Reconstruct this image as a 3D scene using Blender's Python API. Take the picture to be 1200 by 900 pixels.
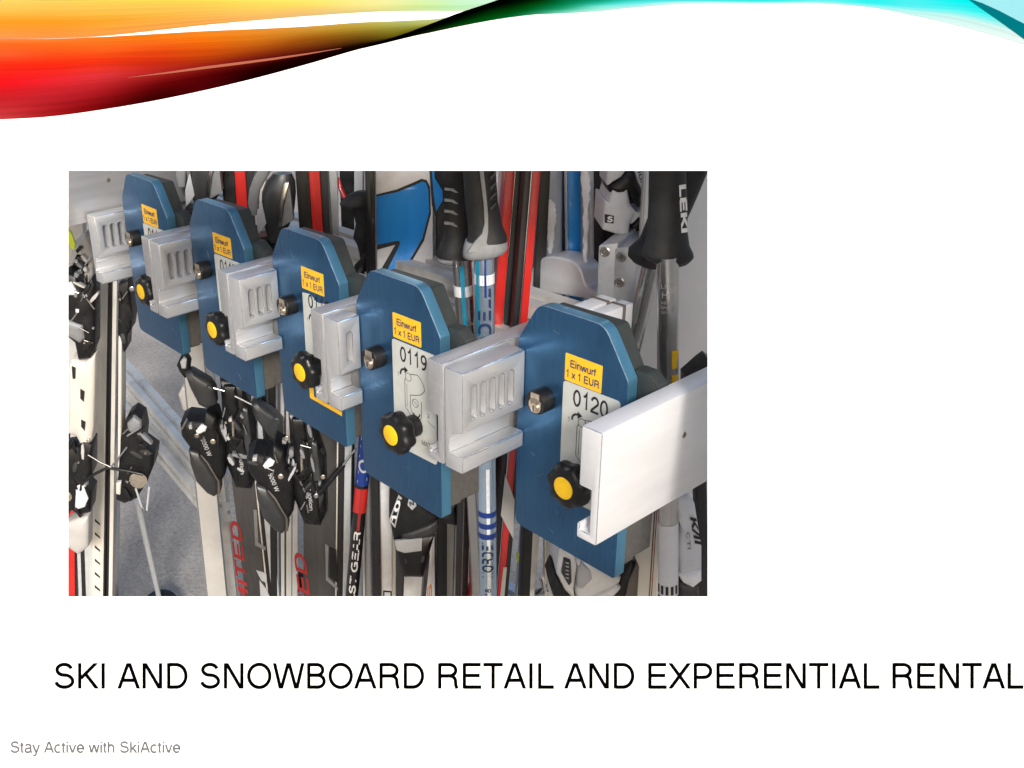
import bpy, bmesh, math, random
from mathutils import Vector, Matrix
random.seed(7)
SC = bpy.context.scene
COL = SC.collection
for _o in list(bpy.data.objects):
    bpy.data.objects.remove(_o)

# ------------------------------------------------------------------ camera
CZ = 1.62                                    # eye height above the asphalt
FPX, PCX, PCY = 1247.19, 454.5, 449.5        # focal length and principal point in photo pixels (1200 x 900)
RT = Vector((0.64638, 0.76236, -0.0309)).normalized()
FW = Vector((-0.70261, 0.57899, -0.41365)).normalized()
UP = RT.cross(FW).normalized()
cam_d = bpy.data.cameras.new('camera')
cam = bpy.data.objects.new('camera', cam_d)
COL.objects.link(cam)
cam_d.sensor_width = 36.0
cam_d.lens = FPX / 1200 * 36.0
cam_d.shift_x = (600 - PCX) / 1200
cam_d.shift_y = (PCY - 450) / 1200
cam_d.clip_start = 0.02
cam_d.clip_end = 1000
M = Matrix((RT, UP, -FW)).transposed().to_4x4()
M.translation = Vector((0, 0, CZ))
cam.matrix_world = M
SC.camera = cam

# ------------------------------------------------------------------ light
SUN = Vector((0.72, -0.535, 0.45)).normalized()     # direction towards the sun
w = bpy.data.worlds.new('World')
SC.world = w
w.use_nodes = True
nt = w.node_tree
bg = nt.nodes['Background']
sky = nt.nodes.new('ShaderNodeTexSky')
sky.sky_type = 'NISHITA'
sky.sun_disc = False
sky.sun_elevation = math.asin(SUN.z)
sky.sun_rotation = math.atan2(SUN.x, SUN.y)
sky.dust_density = 3.0
sky.air_density = 1.0
sky.ozone_density = 1.0
nt.links.new(sky.outputs[0], bg.inputs[0])
bg.inputs[1].default_value = 0.078
sun_d = bpy.data.lights.new('sun', 'SUN')
sun_d.energy = 1.5
sun_d.angle = math.radians(10)
sun_d.color = (1.0, 0.982, 0.955)
sun = bpy.data.objects.new('sun', sun_d)
COL.objects.link(sun)
sun.location = (3, 0, 6)
sun.rotation_euler = SUN.to_track_quat('Z', 'Y').to_euler()
SC.view_settings.view_transform = 'Standard'
SC.view_settings.look = 'None'
SC.view_settings.gamma = 1.0
SC.view_settings.use_curve_mapping = False
SC.view_settings.exposure = 1.18

# ------------------------------------------------------------------ materials
def srgb(r, g, b):
    f = lambda c: (c / 12.92 if c <= .04045 else ((c + .055) / 1.055) ** 2.4)
    return (f(r / 255), f(g / 255), f(b / 255), 1)

def mat(name, col, rough=.5, metal=0.0, var=.12, scale=60, stretch=(1, 1, 1), bump=0.0, bscale=300, spec=.5, coat=0.0, rvar=0.0, grime=0.0, gscale=30, gstretch=(1, .35, 1)):
    m = bpy.data.materials.new(name)
    m.use_nodes = True
    t = m.node_tree
    b = t.nodes['Principled BSDF']
    b.inputs['Roughness'].default_value = rough
    b.inputs['Metallic'].default_value = metal
    b.inputs['Specular IOR Level'].default_value = spec
    b.inputs['Coat Weight'].default_value = coat
    b.inputs['Base Color'].default_value = (*col[:3], 1)
    if var or bump or rvar:
        tc = t.nodes.new('ShaderNodeTexCoord')
        mp = t.nodes.new('ShaderNodeMapping')
        mp.inputs['Scale'].default_value = stretch
        t.links.new(tc.outputs['Object'], mp.inputs[0])
        n = t.nodes.new('ShaderNodeTexNoise')
        n.inputs['Scale'].default_value = scale
        n.inputs['Detail'].default_value = 6
        n.inputs['Roughness'].default_value = .62
        t.links.new(mp.outputs[0], n.inputs[0])
        r = t.nodes.new('ShaderNodeMapRange')
        r.inputs[1].default_value = .3
        r.inputs[2].default_value = .7
        r.inputs[3].default_value = 1 - var
        r.inputs[4].default_value = 1 + var
        t.links.new(n.outputs[0], r.inputs[0])
        mx = t.nodes.new('ShaderNodeVectorMath')
        mx.operation = 'SCALE'
        mx.inputs[0].default_value = col[:3]
        t.links.new(r.outputs[0], mx.inputs[3])
        t.links.new(mx.outputs[0], b.inputs['Base Color'])
        if grime:
            # irregular dirty smears
            mp2 = t.nodes.new('ShaderNodeMapping')
            mp2.inputs['Scale'].default_value = gstretch
            t.links.new(tc.outputs['Object'], mp2.inputs[0])
            g = t.nodes.new('ShaderNodeTexNoise')
            g.inputs['Scale'].default_value = gscale
            g.inputs['Detail'].default_value = 5
            g.inputs['Roughness'].default_value = .58
            t.links.new(mp2.outputs[0], g.inputs[0])
            gr = t.nodes.new('ShaderNodeMapRange')
            gr.inputs[1].default_value = .52
            gr.inputs[2].default_value = .74
            gr.inputs[3].default_value = 1.0
            gr.inputs[4].default_value = 1.0 - grime
            t.links.new(g.outputs[0], gr.inputs[0])
            mg_ = t.nodes.new('ShaderNodeVectorMath')
            mg_.operation = 'SCALE'
            t.links.new(mx.outputs[0], mg_.inputs[0])
            t.links.new(gr.outputs[0], mg_.inputs[3])
            t.links.new(mg_.outputs[0], b.inputs['Base Color'])
        if rvar:
            rr = t.nodes.new('ShaderNodeMapRange')
            rr.inputs[1].default_value = .3
            rr.inputs[2].default_value = .7
            rr.inputs[3].default_value = max(.05, rough - rvar)
            rr.inputs[4].default_value = min(1, rough + rvar)
            t.links.new(n.outputs[0], rr.inputs[0])
            t.links.new(rr.outputs[0], b.inputs['Roughness'])
        if bump:
            n2 = t.nodes.new('ShaderNodeTexNoise')
            n2.inputs['Scale'].default_value = bscale
            n2.inputs['Detail'].default_value = 4
            t.links.new(mp.outputs[0], n2.inputs[0])
            bp = t.nodes.new('ShaderNodeBump')
            bp.inputs['Strength'].default_value = bump
            bp.inputs['Distance'].default_value = .002
            t.links.new(n2.outputs[0], bp.inputs['Height'])
            t.links.new(bp.outputs[0], b.inputs['Normal'])
    return m

MAT = dict(
    blue=mat('blue_anodised', (.042, .130, .262), .31, .76, .09, 16, (34, 34, .6), rvar=.06, grime=.22, gscale=16, gstretch=(1, 1, .6)),
    blue_edge=mat('blue_anodised_edge', (.085, .24, .37), .30, .6, .08, 14, (6, 6, 1)),
    rim_highlight_scratch=mat('rim_highlight_and_bare_scratch', (.30, .41, .52), .38, .6, .35, 160),  # painted rim highlight of the plates; also bare metal in the scratches
    alu=mat('anodised_aluminium', (.58, .58, .59), .38, .66, .06, 30, (6, .3, 6), rvar=.05, grime=.25, gscale=20),
    alu_face=mat('milled_aluminium', (.60, .605, .615), .40, .62, .035, 90, (5, .3, 5), rvar=.05, grime=.10, gscale=16, gstretch=(1, .4, 1)),
    alu_edge_highlight=mat('painted_edge_highlight', (.86, .86, .86), .24, .9, .15, 150),  # lighter aluminium for bevel faces: edge highlights put into the colour
    alu_white=mat('pale_aluminium', (.74, .74, .75), .36, .35, .025, 24, (8, .25, 8), rvar=.06, grime=.10, gscale=14),
    alu_rail=mat('weathered_aluminium', (.64, .62, .58), .45, .25, .10, 18, (1, 1, .2), rvar=.1, grime=.3, gscale=20),
    steel=mat('grey_housing', (.034, .040, .038), .55, .25, .15, 90, bump=.08, bscale=700),
    steel_low=mat('housing_side', (.105, .098, .088), .62, .2, .18, 140, bump=.1, bscale=800),
    chrome=mat('bright_steel', (.60, .60, .61), .24, 1.0, .05, 60),
    brass=mat('worn_nickel', (.62, .54, .44), .3, .9, .2, 200),
    bolt=mat('bolt_steel', (.36, .33, .30), .35, .9, .2, 300),
    black=mat('black_plastic', (.0085, .0085, .009), .36, 0, .25, 60, bump=.06, bscale=500, spec=.38, rvar=.12),
    black_soft=mat('black_rubber', (.017, .017, .018), .56, 0, .25, 90, bump=.1, bscale=900, spec=.4),
    black_gloss=mat('black_lacquer', (.010, .010, .011), .2, 0, .2, 30, coat=.3),
    base_black=mat('ski_base', (.008, .008, .009), .45, 0, .2, 40),
    dgrey=mat('dark_grey_plastic', (.034, .035, .036), .36, 0, .2, 50, rvar=.08),
    gripgrey=mat('grip_grey', (.25, .255, .26), .5, 0, .15, 70),
    mgrey=mat('mid_grey_plastic', (.20, .205, .21), .45, 0, .12, 60),
    lgrey=mat('light_grey_plastic', (.42, .43, .44), .45, 0, .1, 60),
    graphite=mat('graphite_topsheet', (.060, .058, .056), .33, .2, .5, 12, (2, 2, .25), coat=.2, grime=.35, gscale=18),
    brownish=mat('brown_edge', (.13, .11, .095), .45, .2, .25, 20, (3, 3, .3)),
    white=mat('white_plastic', (.66, .66, .665), .35, 0, .08, 40, grime=.2, gscale=30, gstretch=(1, 1, 1)),
    cream=mat('cream_topsheet', (.60, .57, .51), .35, 0, .10, 14, (2, 2, .3), coat=.2, grime=.25, gscale=14, gstretch=(1, 1, .4)),
    creamw=mat('ivory_topsheet', (.47, .455, .43), .4, 0, .14, 9, coat=.1, grime=.25, gscale=9, gstretch=(1, 1, .5)),
    ivory=mat('pale_ivory_topsheet', (.80, .775, .74), .38, 0, .06, 7, coat=.15, grime=.15, gscale=7, gstretch=(1, 1, .5)),
    snow=mat('packed_snow', (.80, .82, .84), .8, 0, .1, 60, bump=.6, bscale=160),
    red=mat('red_lacquer', (.50, .018, .014), .28, 0, .12, 20, coat=.4),
    red_dark=mat('red_print', (.30, .018, .016), .4, 0, .2, 30),
    orange=mat('orange_print', (.72, .22, .05), .4, 0, .1, 30),
    yellow=mat('yellow_label', (.88, .48, .014), .42, 0, .06, 60, grime=.12, gscale=80, gstretch=(1, 1, 1)),
    yellow_cap=mat('yellow_cap', (.88, .52, .008), .4, 0, .06, 80, grime=.18, gscale=120, gstretch=(1, 1, 1)),
    neon=mat('neon_yellow', (.66, .78, .05), .5, 0, .1, 60),
    label=mat('grey_label', (.52, .53, .495), .42, 0, .05, 60, grime=.14, gscale=60, gstretch=(1, 1, 1)),
    navy=mat('navy_print', (.015, .03, .10), .5, 0, .1, 200),
    print_black=mat('black_print', (.012, .012, .013), .5, 0, .1, 200),
    print_white=mat('white_print', (.72, .72, .72), .5, 0, .1, 200),
    print_silver=mat('silver_print', (.50, .50, .50), .4, .3, .1, 200),
    cobalt=mat('cobalt_print', (.010, .035, .20), .35, .1, .15, 80),
    sky_blue=mat('blue_topsheet', (.010, .24, .70), .3, 0, .14, 18, (2, 2, .4), coat=.4),
    teal=mat('teal_print', (.02, .26, .42), .3, .3, .1, 60),
    ice=mat('ice_blue_tube', (.44, .56, .68), .26, .75, .06, 30),
    silver_tube=mat('silver_tube', (.50, .49, .47), .25, .88, .06, 30),
    purple=mat('purple_topsheet', (.10, .085, .13), .35, 0, .15, 20, coat=.2),
)

def asphalt():
    m = mat('asphalt', (.21, .215, .22), .9, 0, .0, 1)
    t = m.node_tree
    b = t.nodes['Principled BSDF']
    tc = t.nodes.new('ShaderNodeTexCoord')
    n1 = t.nodes.new('ShaderNodeTexNoise'); n1.inputs['Scale'].default_value = 5; n1.inputs['Detail'].default_value = 6
    n2 = t.nodes.new('ShaderNodeTexNoise'); n2.inputs['Scale'].default_value = 75; n2.inputs['Detail'].default_value = 6; n2.inputs['Roughness'].default_value = .75
    v = t.nodes.new('ShaderNodeTexVoronoi'); v.inputs['Scale'].default_value = 160
    for n in (n1, n2, v):
        t.links.new(tc.outputs['Object'], n.inputs['Vector'])
    r1 = t.nodes.new('ShaderNodeMapRange'); r1.inputs[1].default_value = .3; r1.inputs[2].default_value = .7; r1.inputs[3].default_value = .82; r1.inputs[4].default_value = 1.15
    r2 = t.nodes.new('ShaderNodeMapRange'); r2.inputs[1].default_value = .32; r2.inputs[2].default_value = .68; r2.inputs[3].default_value = .7; r2.inputs[4].default_value = 1.3
    t.links.new(n1.outputs[0], r1.inputs[0]); t.links.new(n2.outputs[0], r2.inputs[0])
    mu = t.nodes.new('ShaderNodeMath'); mu.operation = 'MULTIPLY'
    t.links.new(r1.outputs[0], mu.inputs[0]); t.links.new(r2.outputs[0], mu.inputs[1])
    sc = t.nodes.new('ShaderNodeVectorMath'); sc.operation = 'SCALE'; sc.inputs[0].default_value = (.35, .318, .284)
    t.links.new(mu.outputs[0], sc.inputs[3]); t.links.new(sc.outputs[0], b.inputs['Base Color'])
    bp = t.nodes.new('ShaderNodeBump'); bp.inputs['Strength'].default_value = .35; bp.inputs['Distance'].default_value = .003
    t.links.new(v.outputs['Distance'], bp.inputs['Height']); t.links.new(bp.outputs[0], b.inputs['Normal'])
    return m
MAT['asphalt'] = asphalt()

# ------------------------------------------------------------------ helpers
def loc_of(o):
    v = Vector((0, 0, 0))
    while o is not None:
        v += o.location
        o = o.parent
    return v

def finish(name, bm, m, parent=None, smooth=35, local=False):
    """one mesh object; vertices are given in world space unless local"""
    me = bpy.data.meshes.new(name)
    if not local and parent is not None:
        bmesh.ops.translate(bm, verts=bm.verts, vec=-loc_of(parent))
    bmesh.ops.recalc_face_normals(bm, faces=bm.faces)
    bm.to_mesh(me)
    bm.free()
    if smooth:
        for p in me.polygons:
            p.use_smooth = True
        me.set_sharp_from_angle(angle=math.radians(smooth))
    me.materials.append(MAT[m] if isinstance(m, str) else m)
    o = bpy.data.objects.new(name, me)
    COL.objects.link(o)
    o.parent = parent
    return o

def thing(name, label, cat, loc=(0, 0, 0), group=None):
    o = bpy.data.objects.new(name, None)
    o.empty_display_size = .02
    COL.objects.link(o)
    o.location = loc
    tag(o, label, cat, group)
    return o

def tag(o, label, cat, group=None):
    o['label'] = label
    o['category'] = cat
    if group:
        o['group'] = group
    return o

def struct(o):
    o['kind'] = 'structure'
    return o

def ray(x, y):
    return FW + RT * ((x - PCX) / FPX) - UP * ((y - PCY) / FPX)

def at(axis, val, x, y):
    d = ray(x, y)
    p = d * (val / d[axis])
    return p + Vector((0, 0, CZ))

def aty(x, y, Y):
    return at(1, Y, x, y)

def depth(p):
    return (Vector(p) - Vector((0, 0, CZ))).dot(FW)

def proj(p):
    q = Vector(p) - Vector((0, 0, CZ))
    d = q.dot(FW)
    return PCX + FPX * q.dot(RT) / d, PCY - FPX * q.dot(UP) / d

class Plane:
    """a vertical plane (may be tilted) in the place, through a given point"""
    def __init__(self, x, y, Y, face=50, off=0.0):
        a = math.radians(face)
        self.n = Vector((math.sin(a), -math.cos(a), 0))
        self.o = aty(x, y, Y) + self.n * off
    def shift(self, d):
        q = Plane.__new__(Plane)
        q.n, q.o = self.n, self.o + self.n * d
        return q
    def __call__(self, x, y, off=0.0):
        d = ray(x, y)
        c = Vector((0, 0, CZ))
        t = (self.o + self.n * off - c).dot(self.n) / d.dot(self.n)
        return c + d * t

def bev(bm, amount, seg=2, edges=None):
    if amount > 0:
        bmesh.ops.bevel(bm, geom=list(edges if edges is not None else bm.edges), offset=amount, segments=seg, profile=.6, affect='EDGES', clamp_overlap=True)

def prism_bm(front, vec):
    bm = bmesh.new()
    a = [bm.verts.new(p) for p in front]
    b = [bm.verts.new(Vector(p) + vec) for p in front]
    bm.faces.new(a)
    bm.faces.new(list(reversed(b)))
    n = len(a)
    for i in range(n):
        bm.faces.new((a[i], b[i], b[(i + 1) % n], a[(i + 1) % n]))
    bmesh.ops.recalc_face_normals(bm, faces=bm.faces)
    return bm

def prism(name, pts, pl, th, m, parent=None, bevel=.0015, off=0.0, seg=2, smooth=35):
    bm = prism_bm([pl(x, y, off) for x, y in pts], -pl.n * th)
    bev(bm, bevel, seg)
    return finish(name, bm, m, parent, smooth)

def loft(name, rows, pl, ratio, m, parent=None, ex=2.0, n=20, off=0.0, lean=None):
    """rounded body: each row (y, left, right) in the photograph becomes a superellipse ring"""
    bm = bmesh.new()
    rings = []
    rr = []
    for i, r in enumerate(rows):
        y, l, rg = r[:3]
        A, B = pl(l, y), pl(rg, y)
        c = (A + B) / 2 + pl.n * off
        hw = (B - A).length / 2
        hd = hw * (r[3] if len(r) > 3 else ratio)
        ax = (B - A).normalized() if hw > 1e-6 else RT
        rr.append((c, ax, hw, hd))
    for c, ax, hw, hd in rr:
        ring = []
        for k in range(n):
            t = 2 * math.pi * k / n
            ct, st = math.cos(t), math.sin(t)
            x = math.copysign(abs(ct) ** (2 / ex), ct) * hw
            z = math.copysign(abs(st) ** (2 / ex), st) * hd
            ring.append(bm.verts.new(c + ax * x + pl.n * z))
        rings.append(ring)
    for a, b in zip(rings, rings[1:]):
        for k in range(n):
            bm.faces.new((a[k], a[(k + 1) % n], b[(k + 1) % n], b[k]))
    bm.faces.new(rings[0])
    bm.faces.new(list(reversed(rings[-1])))
    return finish(name, bm, m, parent, 50)

def frame_of(axis):
    axis = axis.normalized()
    ref = Vector((0, 0, 1)) if abs(axis.z) < .9 else Vector((0, 1, 0))
    x = axis.cross(ref).normalized()
    return x, axis.cross(x).normalized()

def lathe_bm(profile, base, axis, n=24, bm=None):
    """profile: (radius, height along axis)"""
    bm = bm or bmesh.new()
    axis = Vector(axis).normalized()
    x, y = frame_of(axis)
    rings = []
    for r, h in profile:
        c = Vector(base) + axis * h
        rings.append([bm.verts.new(c + (x * math.cos(2 * math.pi * k / n) + y * math.sin(2 * math.pi * k / n)) * r) for k in range(n)])
    for a, b in zip(rings, rings[1:]):
        for k in range(n):
            bm.faces.new((a[k], a[(k + 1) % n], b[(k + 1) % n], b[k]))
    bm.faces.new(rings[0])
    bm.faces.new(list(reversed(rings[-1])))
    return bm

def lathe(name, profile, base, axis, m, parent=None, n=24, smooth=40, local=False):
    return finish(name, lathe_bm(profile, base, axis, n), m, parent, smooth, local)

def tube_bm(path, r, n=10, bm=None):
    bm = bm or bmesh.new()
    path = [Vector(p) for p in path]
    rings = []
    for i, p in enumerate(path):
        d = (path[min(i + 1, len(path) - 1)] - path[max(i - 1, 0)])
        x, y = frame_of(d)
        if rings and x.dot(px_) < 0:
            x, y = -x, -y
        px_ = x
        rad = r[i] if isinstance(r, (list, tuple)) else r
        rings.append([bm.verts.new(p + (x * math.cos(2 * math.pi * k / n) + y * math.sin(2 * math.pi * k / n)) * rad) for k in range(n)])
    for a, b in zip(rings, rings[1:]):
        for k in range(n):
            bm.faces.new((a[k], a[(k + 1) % n], b[(k + 1) % n], b[k]))
    bm.faces.new(rings[0])
    bm.faces.new(list(reversed(rings[-1])))
    return bm

def tube(name, path, r, m, parent=None, n=10):
    return finish(name, tube_bm(path, r, n), m, parent, 50)

def box_bm(lo, hi, bm=None):
    bm = bm or bmesh.new()
    (x0, y0, z0), (x1, y1, z1) = lo, hi
    v = [bm.verts.new(c) for c in ((x0, y0, z0), (x1, y0, z0), (x1, y1, z0), (x0, y1, z0), (x0, y0, z1), (x1, y0, z1), (x1, y1, z1), (x0, y1, z1))]
    for f in ((0, 3, 2, 1), (4, 5, 6, 7), (0, 1, 5, 4), (1, 2, 6, 5), (2, 3, 7, 6), (3, 0, 4, 7)):
        bm.faces.new([v[i] for i in f])
    return bm

def box(name, lo, hi, m, parent=None, bevel=.0015, local=False):
    bm = box_bm(lo, hi)
    bev(bm, bevel, 2)
    return finish(name, bm, m, parent, 35, local)

# ---- lettering: a plain grotesque drawn as strokes (em units, cap height .718)
def EL(cx, cy, rx, ry, a0, a1, n=None):
    n = n or max(4, int(abs(a1 - a0) / 12))
    return [(cx + rx * math.cos(math.radians(a0 + (a1 - a0) * i / n)), cy + ry * math.sin(math.radians(a0 + (a1 - a0) * i / n))) for i in range(n + 1)]
_c = .676
GL = {
 ' ': (.278, []), '0': (.556, [EL(.278, .355, .19, .322, 90, 450)]), '1': (.556, [[(.13, .545), (.235, .575), (.325, .709), (.325, 0)]]),
 '2': (.556, [EL(.275, .49, .19, .186, 175, -25) + [(.10, .11), (.08, .04), (.51, .04)]]),
 '3': (.556, [EL(.27, .52, .17, .155, 160, -90), EL(.27, .205, .19, .167, 90, -165)]), '6': (.556, [EL(.28, .215, .19, .18, 0, 360), EL(.34, .30, .25, .376, 180, 70)]),
 '7': (.556, [[(.05, .67), (.50, .67), (.36, .40), (.22, 0)]]), '8': (.556, [EL(.278, .52, .16, .153, 0, 360), EL(.278, .2, .195, .165, 0, 360)]),
 '9': (.556, [EL(.27, .49, .185, .185, 0, 360), EL(.215, .42, .24, .385, 10, -110)]),
 'A': (.667, [[(.052, 0), (.318, .718)], [(.349, .718), (.615, 0)], [(.155, .235), (.512, .235)]]),
 'B': (.667, [[(.12, 0), (.12, .718)], [(.12, _c), (.36, _c)] + EL(.36, .527, .17, .149, 90, -90) + [(.12, .378)], [(.12, .378), (.38, .378)] + EL(.38, .21, .19, .168, 90, -90) + [(.12, .042)]]),
 'C': (.722, [EL(.38, .359, .29, .323, 48, 312)]),
 'D': (.722, [[(.12, 0), (.12, .718)], [(.12, _c), (.34, _c)] + EL(.34, .359, .285, .317, 90, -90) + [(.12, .042)]]),
 'E': (.667, [[(.13, 0), (.13, .718)], [(.13, _c), (.61, _c)], [(.13, .37), (.58, .37)], [(.13, .042), (.625, .042)]]),
 'F': (.611, [[(.13, 0), (.13, .718)], [(.13, _c), (.58, _c)], [(.13, .355), (.52, .355)]]),
 'G': (.778, [EL(.40, .359, .315, .323, 48, 330) + [(.672, .335)], [(.41, .335), (.712, .335)], [(.672, .34), (.672, 0)]]),
 'H': (.722, [[(.12, 0), (.12, .718)], [(.60, 0), (.60, .718)], [(.12, .37), (.60, .37)]]),
 'I': (.278, [[(.139, 0), (.139, .718)]]),
 'K': (.667, [[(.12, 0), (.12, .718)], [(.595, .718), (.13, .265)], [(.285, .42), (.625, 0)]]),
 'L': (.556, [[(.12, .718), (.12, .042), (.535, .042)]]),
 'M': (.833, [[(.115, 0), (.115, .718)], [(.717, 0), (.717, .718)], [(.148, .718), (.401, 0)], [(.431, 0), (.684, .718)]]),
 'N': (.722, [[(.12, 0), (.12, .718)], [(.60, 0), (.60, .718)], [(.142, .718), (.578, 0)]]),
 'O': (.778, [EL(.389, .359, .310, .325, 90, 450, 40)]),
 'P': (.667, [[(.13, 0), (.13, .718)], [(.13, _c), (.38, _c)] + EL(.38, .497, .2, .179, 90, -90) + [(.13, .318)]]),
 'R': (.722, [[(.13, 0), (.13, .718)], [(.13, _c), (.41, _c)] + EL(.41, .517, .19, .159, 90, -90) + [(.13, .358)], EL(.42, .22, .17, .138, 85, 10) + [(.60, .10), (.635, 0)]]),
 'S': (.667, [EL(.33, .531, .21, .150, 12, 270) + EL(.335, .2105, .245, .1705, 90, -172)]),
 'T': (.611, [[(.02, _c), (.592, _c)], [(.306, 0), (.306, .67)]]),
 'U': (.722, [[(.125, .718), (.125, .26)] + EL(.361, .26, .236, .222, 180, 360) + [(.597, .718)]]),
 'V': (.667, [[(.052, .718), (.318, 0)], [(.349, 0), (.615, .718)]]),
 'W': (.944, [[(.058, .718), (.232, 0)], [(.258, 0), (.459, .718)], [(.485, .718), (.686, 0)], [(.712, 0), (.886, .718)]]),
 'X': (.667, [[(.06, .718), (.61, 0)], [(.61, .718), (.06, 0)]]),
 'a': (.556, [EL(.265, .405, .175, .118, 160, 0) + [(.44, .08), (.50, .03), (.53, .035)], EL(.25, .155, .17, .128, 90, 315), [(.44, .33), (.36, .295), (.25, .283)], [(.365, .062), (.44, .15)]]),
 'c': (.500, [EL(.27, .262, .205, .236, 50, 310)]),
 'e': (.556, [[(.08, .265), (.48, .265)] + EL(.278, .262, .203, .236, 0, 318)]),
 'f': (.278, [[(.13, 0), (.13, .58)] + EL(.23, .585, .10, .09, 180, 95), [(.02, .485), (.265, .485)]]),
 'h': (.556, [[(.105, 0), (.105, .718)], [(.105, .28)] + EL(.28, .30, .172, .195, 180, 0) + [(.452, 0)]]),
 'n': (.556, [[(.105, 0), (.105, .523)], [(.105, .28)] + EL(.28, .30, .172, .195, 180, 0) + [(.452, 0)]]),
 'i': (.222, [[(.11, 0), (.11, .523)], [(.11, .62), (.11, .718)]]),
 'k': (.500, [[(.105, 0), (.105, .718)], [(.455, .523), (.11, .19)], [(.225, .30), (.475, 0)]]),
 'm': (.833, [[(.105, 0), (.105, .523)], [(.105, .3)] + EL(.26, .33, .155, .16, 180, 0) + [(.415, 0)], [(.415, .3)] + EL(.57, .33, .155, .16, 180, 0) + [(.725, 0)]]),
 'o': (.556, [EL(.278, .262, .203, .236, 0, 360)]),
 'r': (.333, [[(.11, 0), (.11, .523)], [(.11, .26)] + EL(.33, .27, .22, .215, 180, 92)]),
 's': (.500, [EL(.245, .385, .155, .113, 20, 270) + EL(.25, .148, .185, .124, 90, -165)]),
 't': (.278, [[(.125, .65), (.125, .12)] + EL(.215, .12, .09, .085, 180, 275), [(.02, .485), (.25, .485)]]),
 'u': (.556, [[(.455, .523), (.455, 0)], [(.105, .523), (.105, .22)] + EL(.278, .22, .173, .192, 180, 360)]),
 'v': (.500, [[(.048, .523), (.235, 0)], [(.265, 0), (.452, .523)]]), 'w': (.722, [[(.048, .523), (.176, 0)], [(.202, 0), (.348, .523)], [(.374, .523), (.520, 0)], [(.546, 0), (.674, .523)]]),
 'x': (.500, [[(.04, .523), (.46, 0)], [(.46, .523), (.04, 0)]]),
 'y': (.500, [[(.035, .523), (.255, .01)], [(.465, .523), (.235, -.10), (.17, -.175), (.05, -.172)]]),
 '/': (.278, [[(.02, -.01), (.26, .72)]]), '-': (.333, [[(.04, .28), (.29, .28)]]), '.': (.278, [[(.139, 0), (.139, .10)]]),
}
def glyphs(body, shear=0.0, spacing=1.0, res=3, weight=.088):
    """a mesh of letters: every stroke is a mitred band"""
    bm = bmesh.new()
    x0 = 0.0
    lift = 0
    for ch in body:
        adv, strokes = GL[ch]
        for st in strokes:
            pts = [Vector((x, y)) for x, y in st]
            q = [pts[0]]
            for p in pts[1:]:
                if (p - q[-1]).length > 1e-4:
                    q.append(p)
            closed = (q[0] - q[-1]).length < 1e-3
            L_, R_ = [], []
            n = len(q)
            d_ = q[-1] - q[0]
            slant = n == 2 and abs(d_.x) > .01 and abs(d_.y) > .2
            for i in range(n):
                if closed:
                    dp = (q[i] - q[i - 1]) if i > 0 else (q[0] - q[-2])
                    dn = (q[i + 1] - q[i]) if i < n - 1 else (q[1] - q[0])
                else:
                    dp = q[i] - q[i - 1] if i > 0 else q[1] - q[0]
                    dn = q[i + 1] - q[i] if i < n - 1 else q[-1] - q[-2]
                dp, dn = dp.normalized(), dn.normalized()
                n0, n1 = Vector((-dp.y, dp.x)), Vector((-dn.y, dn.x))
                mi = (n0 + n1)
                mi = mi.normalized() if mi.length > 1e-6 else n0
                k = weight / 2 / max(.45, mi.dot(n0))
                if slant:                 # diagonals are cut off level
                    hx = weight / 2 * d_.length / abs(d_.y) * (1 if d_.y < 0 else -1)
                    L_.append(q[i] + Vector((hx, 0)))
                    R_.append(q[i] - Vector((hx, 0)))
                    continue
                L_.append(q[i] + mi * k)
                R_.append(q[i] - mi * k)
            z = (lift % 7) * .00006
            lift += 1
            va = [bm.verts.new((x0 + p.x + shear * p.y, p.y, z)) for p in L_]
            vb = [bm.verts.new((x0 + p.x + shear * p.y, p.y, z)) for p in R_]
            for i in range(n - 1):
                bm.faces.new((va[i], vb[i], vb[i + 1], va[i + 1]))
        x0 += adv * spacing
    me = bpy.data.meshes.new('t')
    bm.to_mesh(me)
    bm.free()
    return me

def text(name, body, org, ax, ay, width, height, m, parent=None, local=False, shear=0.0, spacing=1.0, wrap=None, weight=.088, res=3):
    """flat lettering: baseline start org, unit axes ax, ay; fitted to width x (cap) height"""
    me = glyphs(body, shear, spacing, res, weight)
    bm = bmesh.new()
    bm.from_mesh(me)
    bpy.data.meshes.remove(me)
    xs = [v.co.x for v in bm.verts]
    x0, x1 = min(xs), max(xs)
    ref = .718
    sx, sy = width / max(1e-6, x1 - x0), height / ref
    ax, ay = Vector(ax), Vector(ay)
    nz = ax.cross(ay).normalized()
    for v in bm.verts:
        X, Yv = (v.co.x - x0) * sx, v.co.y * sy
        Zv = v.co.z * sy
        if wrap:
            R_ = wrap
            a = (Yv - height / 2) / R_
            v.co = Vector(org) + ax * X + ay * (math.sin(a) * R_) + nz * (math.cos(a) * R_ - R_ + Zv)
        else:
            v.co = Vector(org) + ax * X + ay * Yv + nz * Zv
    return finish(name, bm, m, parent, 0, local)

def text_px(name, body, p0, p1, hpx, pl, m, parent, off=.0008, up=None, **k):
    """lettering on a plane, from pixel p0 to p1 along the baseline"""
    a, b = pl(*p0, off), pl(*p1, off)
    ax = (b - a).normalized()
    ay = pl.n.cross(ax).normalized()
    return text(name, body, a, ax, ay, (b - a).length, hpx * depth(a) / FPX, m, parent, **k)

# ------------------------------------------------------------------ the ground
bm = bmesh.new()
bmesh.ops.create_grid(bm, x_segments=4, y_segments=4, size=150)
struct(finish('ground', bm, 'asphalt', None, 0))

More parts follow.
